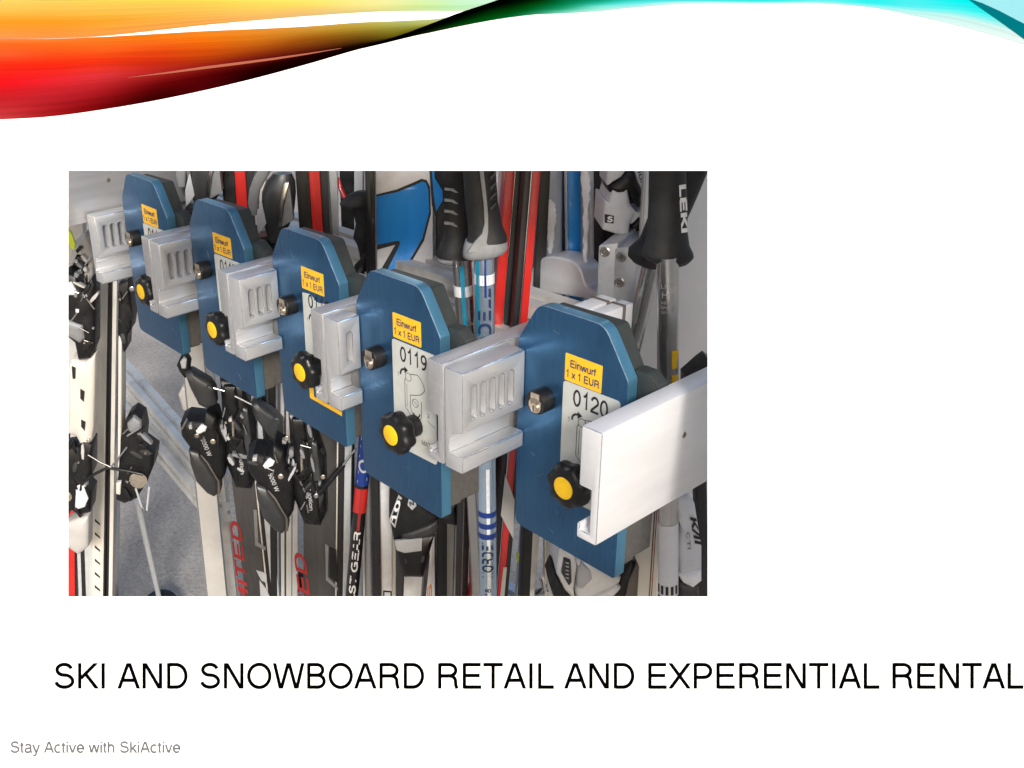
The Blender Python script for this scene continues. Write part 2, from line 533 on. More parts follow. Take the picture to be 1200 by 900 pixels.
# ------------------------------------------------------------------ the slide page, built as a board with an opening onto the rack
BD = 0.83
BC = Vector((0, 0, CZ))
def bp_(x, y, d=0.0):
    return BC + (FW + RT * ((x - PCX) / FPX) - UP * ((y - PCY) / FPX)) * BD - FW * d

def board_material(name, white=.90):
    m = bpy.data.materials.new(name)
    m.use_nodes = True
    b = m.node_tree.nodes['Principled BSDF']
    b.inputs['Base Color'].default_value = (white, white, white, 1)
    b.inputs['Roughness'].default_value = .9
    b.inputs['Specular IOR Level'].default_value = .1
    return m
m_board = board_material('matt_white_board')
MAT['board'] = m_board
def flat_print(name, lin):
    m = board_material(name)
    m.node_tree.nodes['Principled BSDF'].inputs['Base Color'].default_value = (*lin[:3], 1)
    m.node_tree.nodes['Principled BSDF'].inputs['Specular IOR Level'].default_value = 0
    return m
MAT['ink'] = flat_print('black_ink', (.0008, .0008, .0008))
MAT['ink_grey'] = flat_print('grey_ink', tuple(c * .45 for c in srgb(140, 140, 142)[:3]))

board = thing('slide_page_board', 'white slide page with rainbow ribbon, built as a board opening onto the ski rack', 'board', bp_(600, 920))
bm = bmesh.new()
mg = 14
out = [(-mg, -mg), (1200 + mg, -mg), (1200 + mg, 900 + mg), (-mg, 900 + mg)]
inn = [(80, 200), (829.3, 200), (829.3, 699), (80, 699)]
innb = [(66, 186), (844, 186), (844, 713), (66, 713)]
fo = [bm.verts.new(bp_(*p)) for p in out]
fi = [bm.verts.new(bp_(*p)) for p in inn]
bo = [bm.verts.new(bp_(*p, -.006)) for p in out]
bi = [bm.verts.new(bp_(*p, -.006)) for p in innb]
for i in range(4):
    j = (i + 1) % 4
    bm.faces.new((fo[i], fo[j], fi[j], fi[i]))
    bm.faces.new((bo[j], bo[i], bi[i], bi[j]))
    bm.faces.new((fo[j], fo[i], bo[i], bo[j]))
    bm.faces.new((fi[i], fi[j], bi[j], bi[i]))
finish('panel', bm, 'board', board, 0)
for x in (120, 1080):
    top = bp_(x, 930, -.012)
    tube("stand_leg", [Vector((top.x, top.y, 0)), top + Vector((0, 0, .01))], .012, 'alu', board, 14)

# ribbon: printed colours, column by column (photo x: list of (y, rgb)), in overlapping bands
INK = .43                     # reflectance of the palest ink
BAND_A = [
 (-40, [(0, (255, 215, 110)), (15, (255, 185, 65)), (28, (255, 165, 45)), (45.4, (255, 160, 95))]),
 (0, [(0, (255, 222, 110)), (13, (255, 203, 88)), (26, (255, 166, 40)), (45.4, (255, 160, 90))]),
 (60, [(0, (255, 222, 105)), (13, (255, 200, 85)), (26, (255, 166, 40)), (45.2, (255, 155, 80))]),
 (120, [(0, (255, 225, 95)), (11, (255, 205, 90)), (25, (255, 175, 50)), (42.4, (255, 165, 85))]),
 (240, [(0, (255, 228, 90)), (8, (255, 215, 95)), (18, (255, 195, 90)), (29.5, (250, 170, 85))]),
 (300, [(0, (255, 238, 105)), (7, (255, 225, 100)), (15, (255, 205, 105)), (24, (245, 185, 105))]),
 (360, [(0, (255, 245, 120)), (6, (255, 232, 110)), (12, (252, 210, 120)), (19, (235, 195, 130))]),
 (440, [(0, (255, 250, 170)), (5, (250, 245, 160)), (9, (240, 235, 150)), (14, (225, 220, 150))]),
 (500, [(0, (225, 252, 195)), (4, (215, 248, 175)), (9, (205, 240, 165)), (13, (215, 245, 190))]),
 (545, [(0, (210, 255, 225)), (4, (200, 252, 210)), (8, (195, 248, 200)), (12.8, (215, 250, 215))]),
 (590, [(0, (220, 255, 235)), (1, (220, 255, 235)), (2, (220, 255, 235)), (3, (220, 255, 235))]),
]
BAND_B = [
 (-40, [(45.6, (255, 150, 75)), (55, (255, 110, 40)), (66, (255, 95, 45)), (78, (255, 52, 28)), (95, (252, 30, 36)), (118, (205, 35, 42)), (141, (205, 62, 66))]),
 (0, [(45.6, (255, 150, 80)), (52, (255, 112, 35)), (64, (255, 100, 50)), (76, (255, 50, 25)), (97, (255, 25, 35)), (117, (205, 38, 44)), (140, (208, 66, 70))]),
 (60, [(45.6, (255, 140, 60)), (52, (255, 115, 35)), (64, (255, 85, 30)), (76, (255, 45, 20)), (93, (245, 40, 50)), (114, (190, 35, 45)), (136.5, (165, 25, 30))]),
 (120, [(43.3, (255, 135, 35)), (52, (255, 120, 35)), (62, (255, 90, 28)), (72, (245, 55, 20)), (88, (228, 55, 62)), (108, (165, 25, 32)), (128.5, (110, 5, 8))]),
 (180, [(40, (255, 140, 20)), (50, (255, 115, 30)), (60, (240, 80, 20)), (72, (215, 50, 20)), (85, (190, 42, 40)), (100, (110, 8, 12)), (118.3, (50, 0, 0))]),
 (240, [(36.5, (255, 150, 45)), (46, (250, 125, 20)), (58, (225, 90, 15)), (70, (185, 60, 15)), (78, (150, 30, 25)), (90, (85, 3, 6)), (105.8, (75, 3, 10))]),
 (300, [(34, (245, 155, 55)), (44, (225, 130, 30)), (54, (195, 95, 20)), (63, (150, 55, 15)), (70, (110, 22, 18)), (80, (45, 0, 0)), (91.5, (20, 0, 0))]),
 (360, [(31, (225, 165, 70)), (38, (200, 140, 45)), (45, (165, 95, 20)), (53, (130, 65, 15)), (60, (95, 28, 12)), (66, (30, 2, 0)), (75.3, (15, 0, 0))]),
 (420, [(26.5, (205, 185, 90)), (32, (185, 160, 60)), (38, (150, 120, 35)), (44, (115, 80, 20)), (50, (70, 45, 10)), (53, (25, 10, 0)), (58, (8, 2, 0))]),
 (470, [(24.5, (195, 205, 125)), (29, (175, 180, 95)), (33, (150, 150, 60)), (38, (120, 115, 30)), (41, (95, 90, 15)), (44, (20, 15, 0)), (46, (2, 2, 0))]),
 (520, [(21, (200, 215, 150)), (23, (180, 195, 120)), (25, (160, 175, 90)), (27, (60, 70, 30)), (29, (10, 20, 5)), (31, (5, 25, 5)), (34, (10, 40, 10))]),
 (550, [(12, (200, 215, 150)), (14, (60, 70, 30)), (16, (10, 20, 5)), (18, (5, 20, 5)), (20, (5, 25, 5)), (22, (5, 30, 5)), (26, (10, 60, 15))]),
]
BAND_C = [
 (425, [(54.6, (0, 0, 0)), (55, (0, 0, 0)), (55.5, (0, 0, 0)), (56, (0, 0, 0)), (56.8, (0, 0, 0))]),
 (450, [(47.5, (0, 0, 0)), (48.4, (0, 0, 0)), (49.3, (0, 0, 0)), (50.2, (0, 0, 0)), (51, (5, 4, 0))]),
 (480, [(37.5, (0, 0, 0)), (39, (0, 0, 0)), (40.5, (0, 0, 0)), (42, (4, 4, 0)), (43.6, (22, 20, 2))]),
 (510, [(26, (0, 0, 0)), (29, (0, 0, 0)), (32, (0, 8, 0)), (34.5, (5, 30, 5)), (37.2, (40, 60, 25))]),
 (540, [(14.5, (0, 0, 0)), (18.5, (0, 0, 0)), (23, (0, 18, 2)), (27, (0, 55, 10)), (30.8, (20, 80, 25))]),
 (575, [(3, (0, 0, 0)), (9, (0, 5, 0)), (14, (0, 45, 5)), (19, (0, 70, 12)), (24.2, (0, 95, 30))]),
 (600, [(-6, (0, 0, 0)), (3, (0, 10, 0)), (10, (0, 55, 8)), (15, (0, 80, 20)), (20.3, (10, 115, 60))]),
 (630, [(-16, (0, 0, 0)), (0, (0, 40, 8)), (6, (0, 85, 25)), (11, (5, 110, 55)), (17, (60, 170, 130))]),
 (660, [(-30, (0, 60, 20)), (0, (0, 105, 55)), (5, (5, 130, 80)), (10, (30, 165, 120)), (16, (150, 235, 215))]),
 (700, [(-36, (0, 100, 60)), (0, (10, 150, 112)), (4, (40, 195, 170)), (8, (120, 238, 225)), (13.5, (190, 255, 240))]),
 (740, [(-36, (20, 170, 150)), (0, (40, 205, 190)), (3, (80, 240, 240)), (6, (140, 248, 250)), (9.5, (215, 255, 250))]),
 (800, [(-36, (70, 240, 245)), (0, (60, 240, 250)), (1.7, (90, 245, 255)), (3, (200, 255, 255)), (5, (215, 255, 255))]),
 (900, [(-36, (0, 245, 255)), (0, (20, 246, 255)), (1.7, (60, 250, 255)), (3, (150, 253, 255)), (4.4, (225, 255, 255))]),
 (960, [(-36, (60, 246, 255)), (0, (90, 250, 255)), (2, (110, 252, 255)), (3.4, (190, 255, 255)), (4.6, (215, 255, 255))]),
 (1020, [(-36, (30, 246, 255)), (0, (40, 248, 255)), (4, (60, 250, 255)), (7.5, (160, 254, 255)), (9, (180, 255, 255))]),
 (1070, [(-36, (60, 246, 255)), (0, (70, 246, 255)), (8, (90, 248, 255)), (14, (190, 254, 255)), (18.5, (205, 255, 255))]),
 (1130, [(-36, (0, 244, 255)), (0, (0, 248, 255)), (12, (70, 250, 255)), (22, (205, 255, 255)), (32.5, (225, 255, 255))]),
 (1200, [(-36, (0, 235, 245)), (0, (0, 240, 250)), (24, (30, 244, 250)), (42, (225, 255, 255)), (52.5, (235, 255, 255))]),
 (1240, [(-36, (0, 235, 245)), (0, (0, 240, 250)), (34, (30, 244, 250)), (56, (225, 255, 255)), (66, (238, 255, 255))]),
]
def ribbon_col(KEY, x, s):
    for q in range(len(KEY) - 1):
        if KEY[q][0] <= x <= KEY[q + 1][0]:
            break
    xa, xb = KEY[q][0], KEY[q + 1][0]
    t = (x - xa) / (xb - xa)
    n = len(KEY[0][1]) - 1
    k = s * n
    i = min(n - 1, int(k)); u = k - i
    def smp(c):
        return [c[i][0] * (1 - u) + c[i + 1][0] * u] + [c[i][1][j] * (1 - u) + c[i + 1][1][j] * u for j in range(3)]
    P1, P2 = smp(KEY[q][1]), smp(KEY[q + 1][1])
    P0 = smp(KEY[max(0, q - 1)][1]); P3 = smp(KEY[min(len(KEY) - 1, q + 2)][1])
    d0 = xb - KEY[max(0, q - 1)][0]; d1 = KEY[min(len(KEY) - 1, q + 2)][0] - xa
    L = xb - xa
    out = []
    for j in range(4):
        m1 = (P2[j] - P0[j]) / d0 * L; m2 = (P3[j] - P1[j]) / d1 * L
        v = (2 * t ** 3 - 3 * t ** 2 + 1) * P1[j] + (t ** 3 - 2 * t ** 2 + t) * m1 + (-2 * t ** 3 + 3 * t ** 2) * P2[j] + (t ** 3 - t ** 2) * m2
        out.append(v if j == 0 else max(0, min(255, v)))
    return out[0], out[1:]

def print_material(name):
    m = bpy.data.materials.new(name)
    m.use_nodes = True
    t = m.node_tree
    b = t.nodes['Principled BSDF']
    b.inputs['Roughness'].default_value = .9
    b.inputs['Specular IOR Level'].default_value = 0
    a = t.nodes.new('ShaderNodeVertexColor')
    a.layer_name = 'ink'
    uv = t.nodes.new('ShaderNodeUVMap')
    uv.uv_map = 'flow'
    mp = t.nodes.new('ShaderNodeMapping')
    mp.inputs['Scale'].default_value = (.9, 34, 1)
    t.links.new(uv.outputs[0], mp.inputs[0])
    n = t.nodes.new('ShaderNodeTexNoise')
    n.inputs['Scale'].default_value = 1.0
    n.inputs['Detail'].default_value = 8
    n.inputs['Roughness'].default_value = .7
    t.links.new(mp.outputs[0], n.inputs[0])
    r = t.nodes.new('ShaderNodeMapRange')
    r.inputs[1].default_value = .3; r.inputs[2].default_value = .7; r.inputs[3].default_value = .80; r.inputs[4].default_value = 1.16
    t.links.new(n.outputs[0], r.inputs[0])
    s = t.nodes.new('ShaderNodeVectorMath'); s.operation = 'SCALE'
    t.links.new(a.outputs[0], s.inputs[0]); t.links.new(r.outputs[0], s.inputs[3])
    t.links.new(s.outputs[0], b.inputs['Base Color'])
    return m
m_print = print_material('ribbon_ink')

def print_grid(name, cols, rows, pos, colr, d):
    bm = bmesh.new()
    cl = bm.loops.layers.float_color.new('ink')
    uvl = bm.loops.layers.uv.new('flow')
    vs = [[bm.verts.new(bp_(*pos(x, s), d)) for s in rows] for x in cols]
    for i in range(len(cols) - 1):
        for j in range(len(rows) - 1):
            f = bm.faces.new((vs[i][j], vs[i + 1][j], vs[i + 1][j + 1], vs[i][j + 1]))
            for lp, (a, b) in zip(f.loops, ((i, j), (i + 1, j), (i + 1, j + 1), (i, j + 1))):
                c = srgb(*colr(cols[a], rows[b]))
                lp[cl] = (c[0] * INK, c[1] * INK, c[2] * INK, 1)
                lp[uvl].uv = (cols[a] / 300, rows[b] + d * 5000)
    return finish(name, bm, m_print, board, 0)
def band(name, KEY, d, top):
    x0, x1 = max(-mg, KEY[0][0]), min(1200 + mg, KEY[-1][0])
    n = int((x1 - x0) / 6)
    cols = [x0 + (x1 - x0) * i / n for i in range(n + 1)]
    rows = [i / 36 for i in range(37)]
    def rpos(x, s):
        y, c = ribbon_col(KEY, x, s)
        return x, max(1 - mg, (-12 if top and s == 0 else y))
    print_grid(name, cols, rows, rpos, lambda x, s: ribbon_col(KEY, x, s)[1], d)
band('ribbon', BAND_A, .0003, True)
band('ribbon', BAND_B, .0004, False)
band('ribbon_fold', BAND_C, .0006, False)
# white sliver inside the ribbon
def sliver(name, pts, m, d):
    bm = bmesh.new()
    a = [bm.verts.new(bp_(x, y0, d)) for x, y0, y1 in pts]
    b = [bm.verts.new(bp_(x, y1, d)) for x, y0, y1 in pts]
    for i in range(len(pts) - 1):
        bm.faces.new((a[i], a[i + 1], b[i + 1], b[i]))
    return finish(name, bm, m, board, 0)
MAT['ink_pale'] = flat_print('pale_ink', tuple(c * INK for c in srgb(205, 118, 92)[:3]))
sliver('ribbon_highlight', [(150, 91, 91.3), (200, 84, 86), (240, 78, 81), (280, 73, 76), (320, 68, 70.5), (360, 62.5, 64.2), (400, 56.5, 56.9)], 'ink_pale', .0005)
MAT['ink_teal'] = flat_print('teal_ink', tuple(c * INK for c in srgb(0, 128, 140)[:3]))
sliver('ribbon_fold', [(1122, -8, -7), (1136, -.5, 1), (1150, 4, 11), (1170, 13, 25), (1190, 23.5, 39.5), (1205, 31, 50.5), (1214, 35.6, 57.6)], 'ink_teal', .0010)
MAT['ink_cyan'] = flat_print('pale_cyan_ink', tuple(c * INK for c in srgb(165, 243, 255)[:3]))
sliver('ribbon_fold', [(1135, -12, -2), (1150, -12, 4.2), (1170, -12, 13.2), (1190, -12, 23.7), (1205, -12, 31.2), (1214, -12, 35.8)], 'ink_cyan', .0008)
def btext(name, body, x0, x1, ybase, cap, m, **k):
    o0 = bp_(x0, ybase, .0005)
    s = BD / FPX
    return text(name, body, o0, RT, UP, (x1 - x0) * s, cap * s, m, board, res=6, **k)
btext('title_lettering', 'SKI AND SNOWBOARD RETAIL AND EXPERENTIAL RENTAL', 64, 1199, 806.8, 29.8, 'ink', weight=.100)
btext('footer_lettering', 'Stay Active with SkiActive', 12.5, 211.5, 882, 13.2, 'ink_grey', weight=.118)

# ------------------------------------------------------------------ the coin locks
PZ = CZ - 0.37408                       # height of the plates' datum (upper end of the long left edge)
LOCKS = [(-1.38643, .66392), (-1.19043, .65813), (-1.00504, .65936), (-.81519, .63307), (-.62935, .67801)]

def rounded(pts, rad, seg=4):
    out = []
    n = len(pts)
    for i, p in enumerate(pts):
        a, b, c = Vector(pts[i - 1]).to_2d(), Vector(p).to_2d(), Vector(pts[(i + 1) % n]).to_2d()
        r = rad[i] if isinstance(rad, (list, tuple)) else rad
        if r <= 0:
            out.append(tuple(b)); continue
        u, v = (a - b).normalized(), (c - b).normalized()
        ang = u.angle(v)
        t = min(r / math.tan(ang / 2), .45 * (a - b).length, .45 * (c - b).length)
        p0, p1 = b + u * t, b + v * t
        for k in range(seg + 1):
            s = k / seg
            q = p0 * (1 - s) ** 2 + b * 2 * s * (1 - s) + p1 * s ** 2
            out.append((q.x, q.y))
    return out

def uv_prism(pts, y0, y1, bevel=0, seg=2):
    """local prism: outline in (u, v), extruded along y"""
    bm = prism_bm([Vector((u, y0, v)) for u, v in pts], Vector((0, y1 - y0, 0)))
    if bevel:
        bev(bm, bevel, seg, [e for e in bm.edges if abs(e.verts[0].co.y - e.verts[1].co.y) < 1e-7 and min(e.verts[0].co.y, e.verts[1].co.y) < y0 + 1e-6])
    return bm

PLATE = rounded([(0, 0), (.0235, .0392), (.0985, .0392), (.1267, -.0045), (.1267, -.2052), (0, -.2008 + .0)], [.009, .016, .018, .008, .004, .010])
HOUS = rounded([(.004, -.003), (.0255, .034), (.1005, .0355), (.1235, -.006), (.1235, -.199), (.004, -.196)], [.004, .004, .006, .003, .002, .006])

def new_mesh(name, bm, m, smooth=35):
    o = finish(name, bm, m, None, smooth, True)
    me = o.data
    bpy.data.objects.remove(o)
    return me

def inst(name, me, parent, loc=(0, 0, 0)):
    o = bpy.data.objects.new(name, me)
    COL.objects.link(o)
    o.parent = parent
    o.location = loc
    return o

# plate: brushed face, lighter sides, and a highlight painted on the upper bevelled rim
bm = uv_prism(PLATE, 0, .013, .0011, 2)
me_plate = new_mesh('front_plate', bm, 'blue')
me_plate.materials.append(MAT['blue_edge'])
me_plate.materials.append(MAT['rim_highlight_scratch'])
for p in me_plate.polygons:
    c = p.center
    if p.normal.y > -.9 and abs(p.normal.y) < .2:
        p.material_index = 1
    elif -.9 <= p.normal.y <= -.2:
        p.material_index = 2 if c.z > -.01 else 1
bm = uv_prism([(u, v) for u, v in HOUS], .0131, .030, 0)
LOWH = rounded([(.006, -.055), (.1225, -.055), (.1225, -.1975), (.006, -.195)], .002)
b2 = uv_prism(LOWH, .0301, .057, 0)
tmp_ = bpy.data.meshes.new('tmp'); b2.to_mesh(tmp_); b2.free(); bm.from_mesh(tmp_); bpy.data.meshes.remove(tmp_)
me_hous = new_mesh('housing', bm, 'steel')
me_hous.materials.append(MAT['steel_low'])
for p in me_hous.polygons:
    if p.normal.x > .9 and p.center.z < -.02:
        p.material_index = 1
# rounded casting that carries the arm
bm = uv_prism(rounded([(.1236, .002), (.136, .002), (.148, -.006), (.148, -.05), (.1236, -.05)], [0, .008, .004, 0, 0]), .0135, .0275, .001)
me_cast = new_mesh('arm_bracket', bm, 'steel')
me_barrel = new_mesh('lock_barrel', lathe_bm([(.0118, 0), (.0118, .0135), (.0112, .0147)], (0, 0, 0), (0, -1, 0), 32), 'black')
bm = lathe_bm([(.0074, 0), (.0074, .0006)], (0, 0, -.0025), (0, -1, 0), 24)
box_bm((-.0052, -.0006, -.002), (.0052, 0, .0095), bm)
me_keyface = new_mesh('key_plate', bm, 'brass')
bm = lathe_bm([(.0046, 0), (.0046, .0014), (.0036, .0018)], (0, 0, -.0045), (0, -1, 0), 20)
me_cyl = new_mesh('key_cylinder', bm, 'brass')
me_keyway = new_mesh('keyway', box_bm((-.0006, -.00205, -.0075), (.0006, -.0017, -.0015)), 'print_black')
# star knob with seven lobes
def star_bm():
    bm = bmesh.new()
    prof = [(.80, .0), (.95, .0012), (1.0, .004), (1.0, .010), (.95, .0138), (.82, .0158), (.62, .0166), (.5, .0166)]
    n = 84
    rings = []
    for s, h in prof:
        ring = []
        for k in range(n):
            a = 2 * math.pi * k / n
            amp = .0013 * max(0, min(1, (s - .5) / .3))
            r = .0214 * s + amp * math.cos(7 * a + .6)
            ring.append(bm.verts.new((r * math.cos(a), -h, r * math.sin(a))))
        rings.append(ring)
    for a, b in zip(rings, rings[1:]):
        for k in range(n):
            bm.faces.new((a[k], a[(k + 1) % n], b[(k + 1) % n], b[k]))
    bm.faces.new(rings[0]); bm.faces.new(list(reversed(rings[-1])))
    return bm
me_star = new_mesh('knob', star_bm(), 'black', 60)
me_neck = new_mesh('knob_neck', lathe_bm([(.0115, 0), (.0115, .012), (.0105, .0168)], (0, 0, 0), (0, -1, 0), 28), 'black')
me_cap = new_mesh('knob_cap', lathe_bm([(.0107, 0), (.0107, .0004), (.0102, .0007)], (0, 0, 0), (0, -1, 0), 32), 'yellow_cap')
me_yel = new_mesh('price_label', uv_prism(rounded([(.0578, .0026), (.0995, .0026), (.0995, -.0237), (.0578, -.0237)], .0012), -.0003, .0), 'yellow', 0)
me_grey = new_mesh('number_label', uv_prism(rounded([(.0562, -.0249), (.1205, -.0249), (.1205, -.1445), (.0562, -.1445)], .004), -.00045, .0), 'label', 0)
me_grey3 = new_mesh('number_label', uv_prism(rounded([(.0575, -.0305), (.072, -.0292), (.085, -.036), (.1205, -.0305), (.1205, -.139), (.0562, -.139)], [.001, .004, .004, .004, .004, .004]), -.00045, .0), 'label', 0)
me_frame3 = new_mesh('label_border', uv_prism([(.0585, -.146), (.0665, -.146), (.0665, -.1590), (.1200, -.1605), (.1200, -.1660), (.0585, -.1635)], -.0003, .0), 'yellow', 0)
X_, Z_ = (1, 0, 0), (0, 0, 1)
def text_mesh(body, u, v, width, h, m, yo, **k):
    o = text('lettering', body, (u, yo, v), X_, Z_, width, h, m, None, True, **k)
    me = o.data
    bpy.data.objects.remove(o)
    return me
me_t1 = text_mesh('Einwurf', .0640, -.0094, .0290, .0070, 'navy', -.0006, weight=.125)
me_t2 = text_mesh('1 x 1 EUR', .0600, -.0198, .0372, .0070, 'navy', -.0006, weight=.125)
me_mat = text_mesh('MAT', .0985, -.1285, .013, .0048, 'print_black', -.0007)
me_n1 = text_mesh('1', .0635, -.0635, .0016, .0046, 'print_black', -.0007)
me_n2 = text_mesh('2', .1075, -.0955, .0032, .0046, 'print_black', -.0007)

def pictogram():
    """outline drawing of a hand turning the knob, with two curved arrows"""
    bm = bmesh.new()
    def line(pts, wd=.0007):
        for (x0, z0), (x1, z1) in zip(pts, pts[1:]):
            d = Vector((x1 - x0, 0, z1 - z0))
            n_ = Vector((-d.z, 0, d.x)).normalized() * wd / 2
            a, b = Vector((x0, -.0007, z0)), Vector((x1, -.0007, z1))
            bm.faces.new([bm.verts.new(q) for q in (a - n_, b - n_, b + n_, a + n_)])
    arc = lambda cx, cz, r, a0, a1, n=10: [(cx + r * math.cos(math.radians(a0 + (a1 - a0) * i / n)), cz + r * math.sin(math.radians(a0 + (a1 - a0) * i / n))) for i in range(n + 1)]
    line(arc(.0745, -.0595, .0062, 190, 75), .0022)
    bm.faces.new([bm.verts.new(Vector((x, -.0007, z))) for x, z in ((.0745, -.0500), (.0745, -.0575), (.0800, -.0532))])
    line(arc(.0800, -.0600, .0045, 0, 360), .0006)
    line([(.083, -.056), (.094, -.0535), (.0985, -.0565), (.103, -.0625), (.1045, -.0675), (.0985, -.0735), (.090, -.077), (.0825, -.079)])
    line([(.0765, -.0625), (.0745, -.0645), (.0745, -.0945), (.0855, -.104)])
    line([(.0775, -.068), (.0775, -.0925), (.0765, -.0935)], .0005)
    line([(.0825, -.079), (.0825, -.093), (.088, -.1025), (.096, -.1035), (.099, -.098), (.099, -.081)])
    line(arc(.0900, -.0855, .0046, 0, 360), .0006)
    line(arc(.0915, -.0955, .0050, 200, 360), .0018)
    line([(.0865, -.083), (.0935, -.088)], .0006)
    line([(.0535 + .054, -.099), (.118, -.1035)], .0006)
    return bm
me_pic = new_mesh('pictogram', pictogram(), 'print_black', 0)

NUM = ['0116', '0117', '0118', '0119', '0120']
LLAB = ['leftmost and smallest blue coin lock plate, beside the flat grey panel',
        'second blue coin lock plate from the left with yellow price label',
        'middle blue coin lock plate with a yellow border showing under its grey label',
        'blue coin lock plate numbered 0119 with hand pictogram and star knob',
        'largest blue coin lock plate, numbered 0120, beside the bright plain aluminium arm']
for k, (x, y) in enumerate(LOCKS):
    t = thing('ski_lock', LLAB[k], 'ski lock', (x, y, PZ), 'blue coin locks in a row on the ski rack')
    inst('front_plate', me_plate, t)
    inst('housing', me_hous, t)
    inst('arm_bracket', me_cast, t)
    b = inst('lock_barrel', me_barrel, t, (.0359, -.0001, -.0501))
    inst('key_plate', me_keyface, b, (0, -.01475, 0))
    inst('key_cylinder', me_cyl, b, (0, -.0154, 0))
    inst('keyway', me_keyway, b, (0, -.0154, 0))
    kn = inst('knob', me_star, t, (.089, -.0168, -.1104))
    kn.rotation_euler.y = (.0, .31, .62, .17, .48)[k]
    inst('knob_neck', me_neck, kn, (0, .0166, 0))
    inst('knob_cap', me_cap, kn, (0, -.0166, 0))
    yl = inst('price_label', me_yel, t, ((.0008, 0, .0004), (-.0006, 0, 0), (0, 0, -.0008), (.0004, 0, .0006), (-.0004, 0, 0))[k])
    yl.rotation_euler.y = (.012, -.006, .010, -.004, .006)[k]
    inst('lettering', me_t1, yl); inst('lettering', me_t2, yl)
    gl = inst('number_label', me_grey3 if k == 2 else me_grey, t)
    if k == 2:
        inst('label_border', me_frame3, t)
    inst('lettering', text_mesh(NUM[k], .0685, -.0455, .0395, .0160, 'print_black', -.0007, weight=.105), gl)
    inst('lettering', me_mat, gl); inst('lettering', me_n1, gl); inst('lettering', me_n2, gl)
    inst('pictogram', me_pic, gl)
    rng = random.Random(40 + k)
    for q in range(5):                      # fine scratches through the dye
        u, v, a0 = rng.uniform(.008, .118), rng.choice((rng.uniform(-.19, -.14), rng.uniform(-.03, .03), rng.uniform(-.14, -.05))), rng.uniform(-1.2, .6)
        L, c = rng.uniform(.002, .012), rng.uniform(-40, 40)
        if .052 < u < .126 and -.15 < v < .006 or v > .03 - abs(u - .06) * .3:
            continue
        pts = [(u + L * i / 5 * math.cos(a0 + c * L * i / 5), -.00012, v + L * i / 5 * math.sin(a0 + c * L * i / 5)) for i in range(6)]
        finish('scratch', tube_bm(pts, .00010, 4), 'rim_highlight_scratch', t, 0, True)

# ------------------------------------------------------------------ the clamp arms between the locks
# cross-section of the extruded rail (x offset from the arm's outer face, height below the datum)
RAIL = rounded([(-.0203, -.0076), (0, -.0076), (0, -.1105), (-.0195, -.1105), (-.0205, -.1095), (-.0205, -.0965), (-.0175, -.0965), (-.0175, -.1028), (-.0076, -.1028), (-.0076, -.0615), (-.0203, -.0615)],
               [.0012, .0012, .0015, .0015, .001, .0012, .0012, .0008, .0008, .0012, .002], 2)
JAW = rounded([(.0022, -.0095), (.0255, -.0095), (.0255, -.0685), (.0240, -.0695), (.0125, -.0735), (.0085, -.0800), (.0075, -.0900), (.0085, -.0945), (.0255, -.0935), (.0255, -.1110), (.0022, -.1110)],
              [.001, .0015, .0018, .001, .004, .004, .004, .001, .0018, .0018, .001], 2)
def eval_mesh(bm, m, cut=None, bw=.0009, edge=True):
    o = finish('tmp', bm, m, None, 0, True)
    cobj = None
    if cut is not None:
        cobj = finish('cut', cut, m, None, 0, True)
        md = o.modifiers.new('b', 'BOOLEAN')
        md.operation = 'DIFFERENCE'; md.solver = 'EXACT'; md.object = cobj
    md = o.modifiers.new('v', 'BEVEL')
    md.width = bw; md.segments = 2; md.limit_method = 'ANGLE'; md.angle_limit = math.radians(40)
    dg = bpy.context.evaluated_depsgraph_get()
    me = bpy.data.meshes.new_from_object(o.evaluated_get(dg))
    bpy.data.objects.remove(o)
    if cobj:
        bpy.data.objects.remove(cobj)
    me.materials.append(MAT['alu_edge_highlight'])
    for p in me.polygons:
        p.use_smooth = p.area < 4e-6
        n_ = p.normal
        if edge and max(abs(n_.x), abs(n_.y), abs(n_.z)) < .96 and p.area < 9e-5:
            p.material_index = len(me.materials) - 1  # bevels take the painted highlight colour
    me.set_sharp_from_angle(angle=math.radians(32))
    return me
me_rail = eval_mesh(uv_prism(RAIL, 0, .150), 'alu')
def slots(first, count, pitch=.012):
    bm = bmesh.new()
    for i in range(count):
        yc = first + i * pitch
        pts = []
        for k in range(9):
            a = math.pi * k / 8
            pts.append((yc + .0035 * math.cos(a), -.0282 + .0035 * math.sin(a) - .0))
        for k in range(9):
            a = math.pi + math.pi * k / 8
            pts.append((yc + .0035 * math.cos(a), -.0560 + .0035 * math.sin(a)))
        a = [bm.verts.new((.0085, y, z)) for y, z in pts]
        b = [bm.verts.new((.035, y, z)) for y, z in pts]
        bm.faces.new(a); bm.faces.new(list(reversed(b)))
        for j in range(len(a)):
            bm.faces.new((a[j], b[j], b[(j + 1) % len(a)], a[(j + 1) % len(a)]))
    bmesh.ops.recalc_face_normals(bm, faces=bm.faces)
    return bm
def jaw_mesh(length, count):
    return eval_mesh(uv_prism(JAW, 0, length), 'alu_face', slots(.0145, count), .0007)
ARMS = [(-1.2171, .612, -.0062, .10, 7), (-1.0211, .606, -.0048, .0527, 3), (-.8357, .604, -.0044, .0286, 1), (-.646, .597, 0, .0806, 5)]
ALAB = ['silver ski clamp with slotted jaw beside the leftmost blue lock plate', 'silver ski clamp with slotted jaw in front of the second blue plate from the left',
        'silver ski clamp with one jaw slot showing, between the middle blue plate and plate 0119', 'large silver ski clamp with five jaw slots between plates 0119 and 0120']
CG = 'silver ski clamps between the locks'
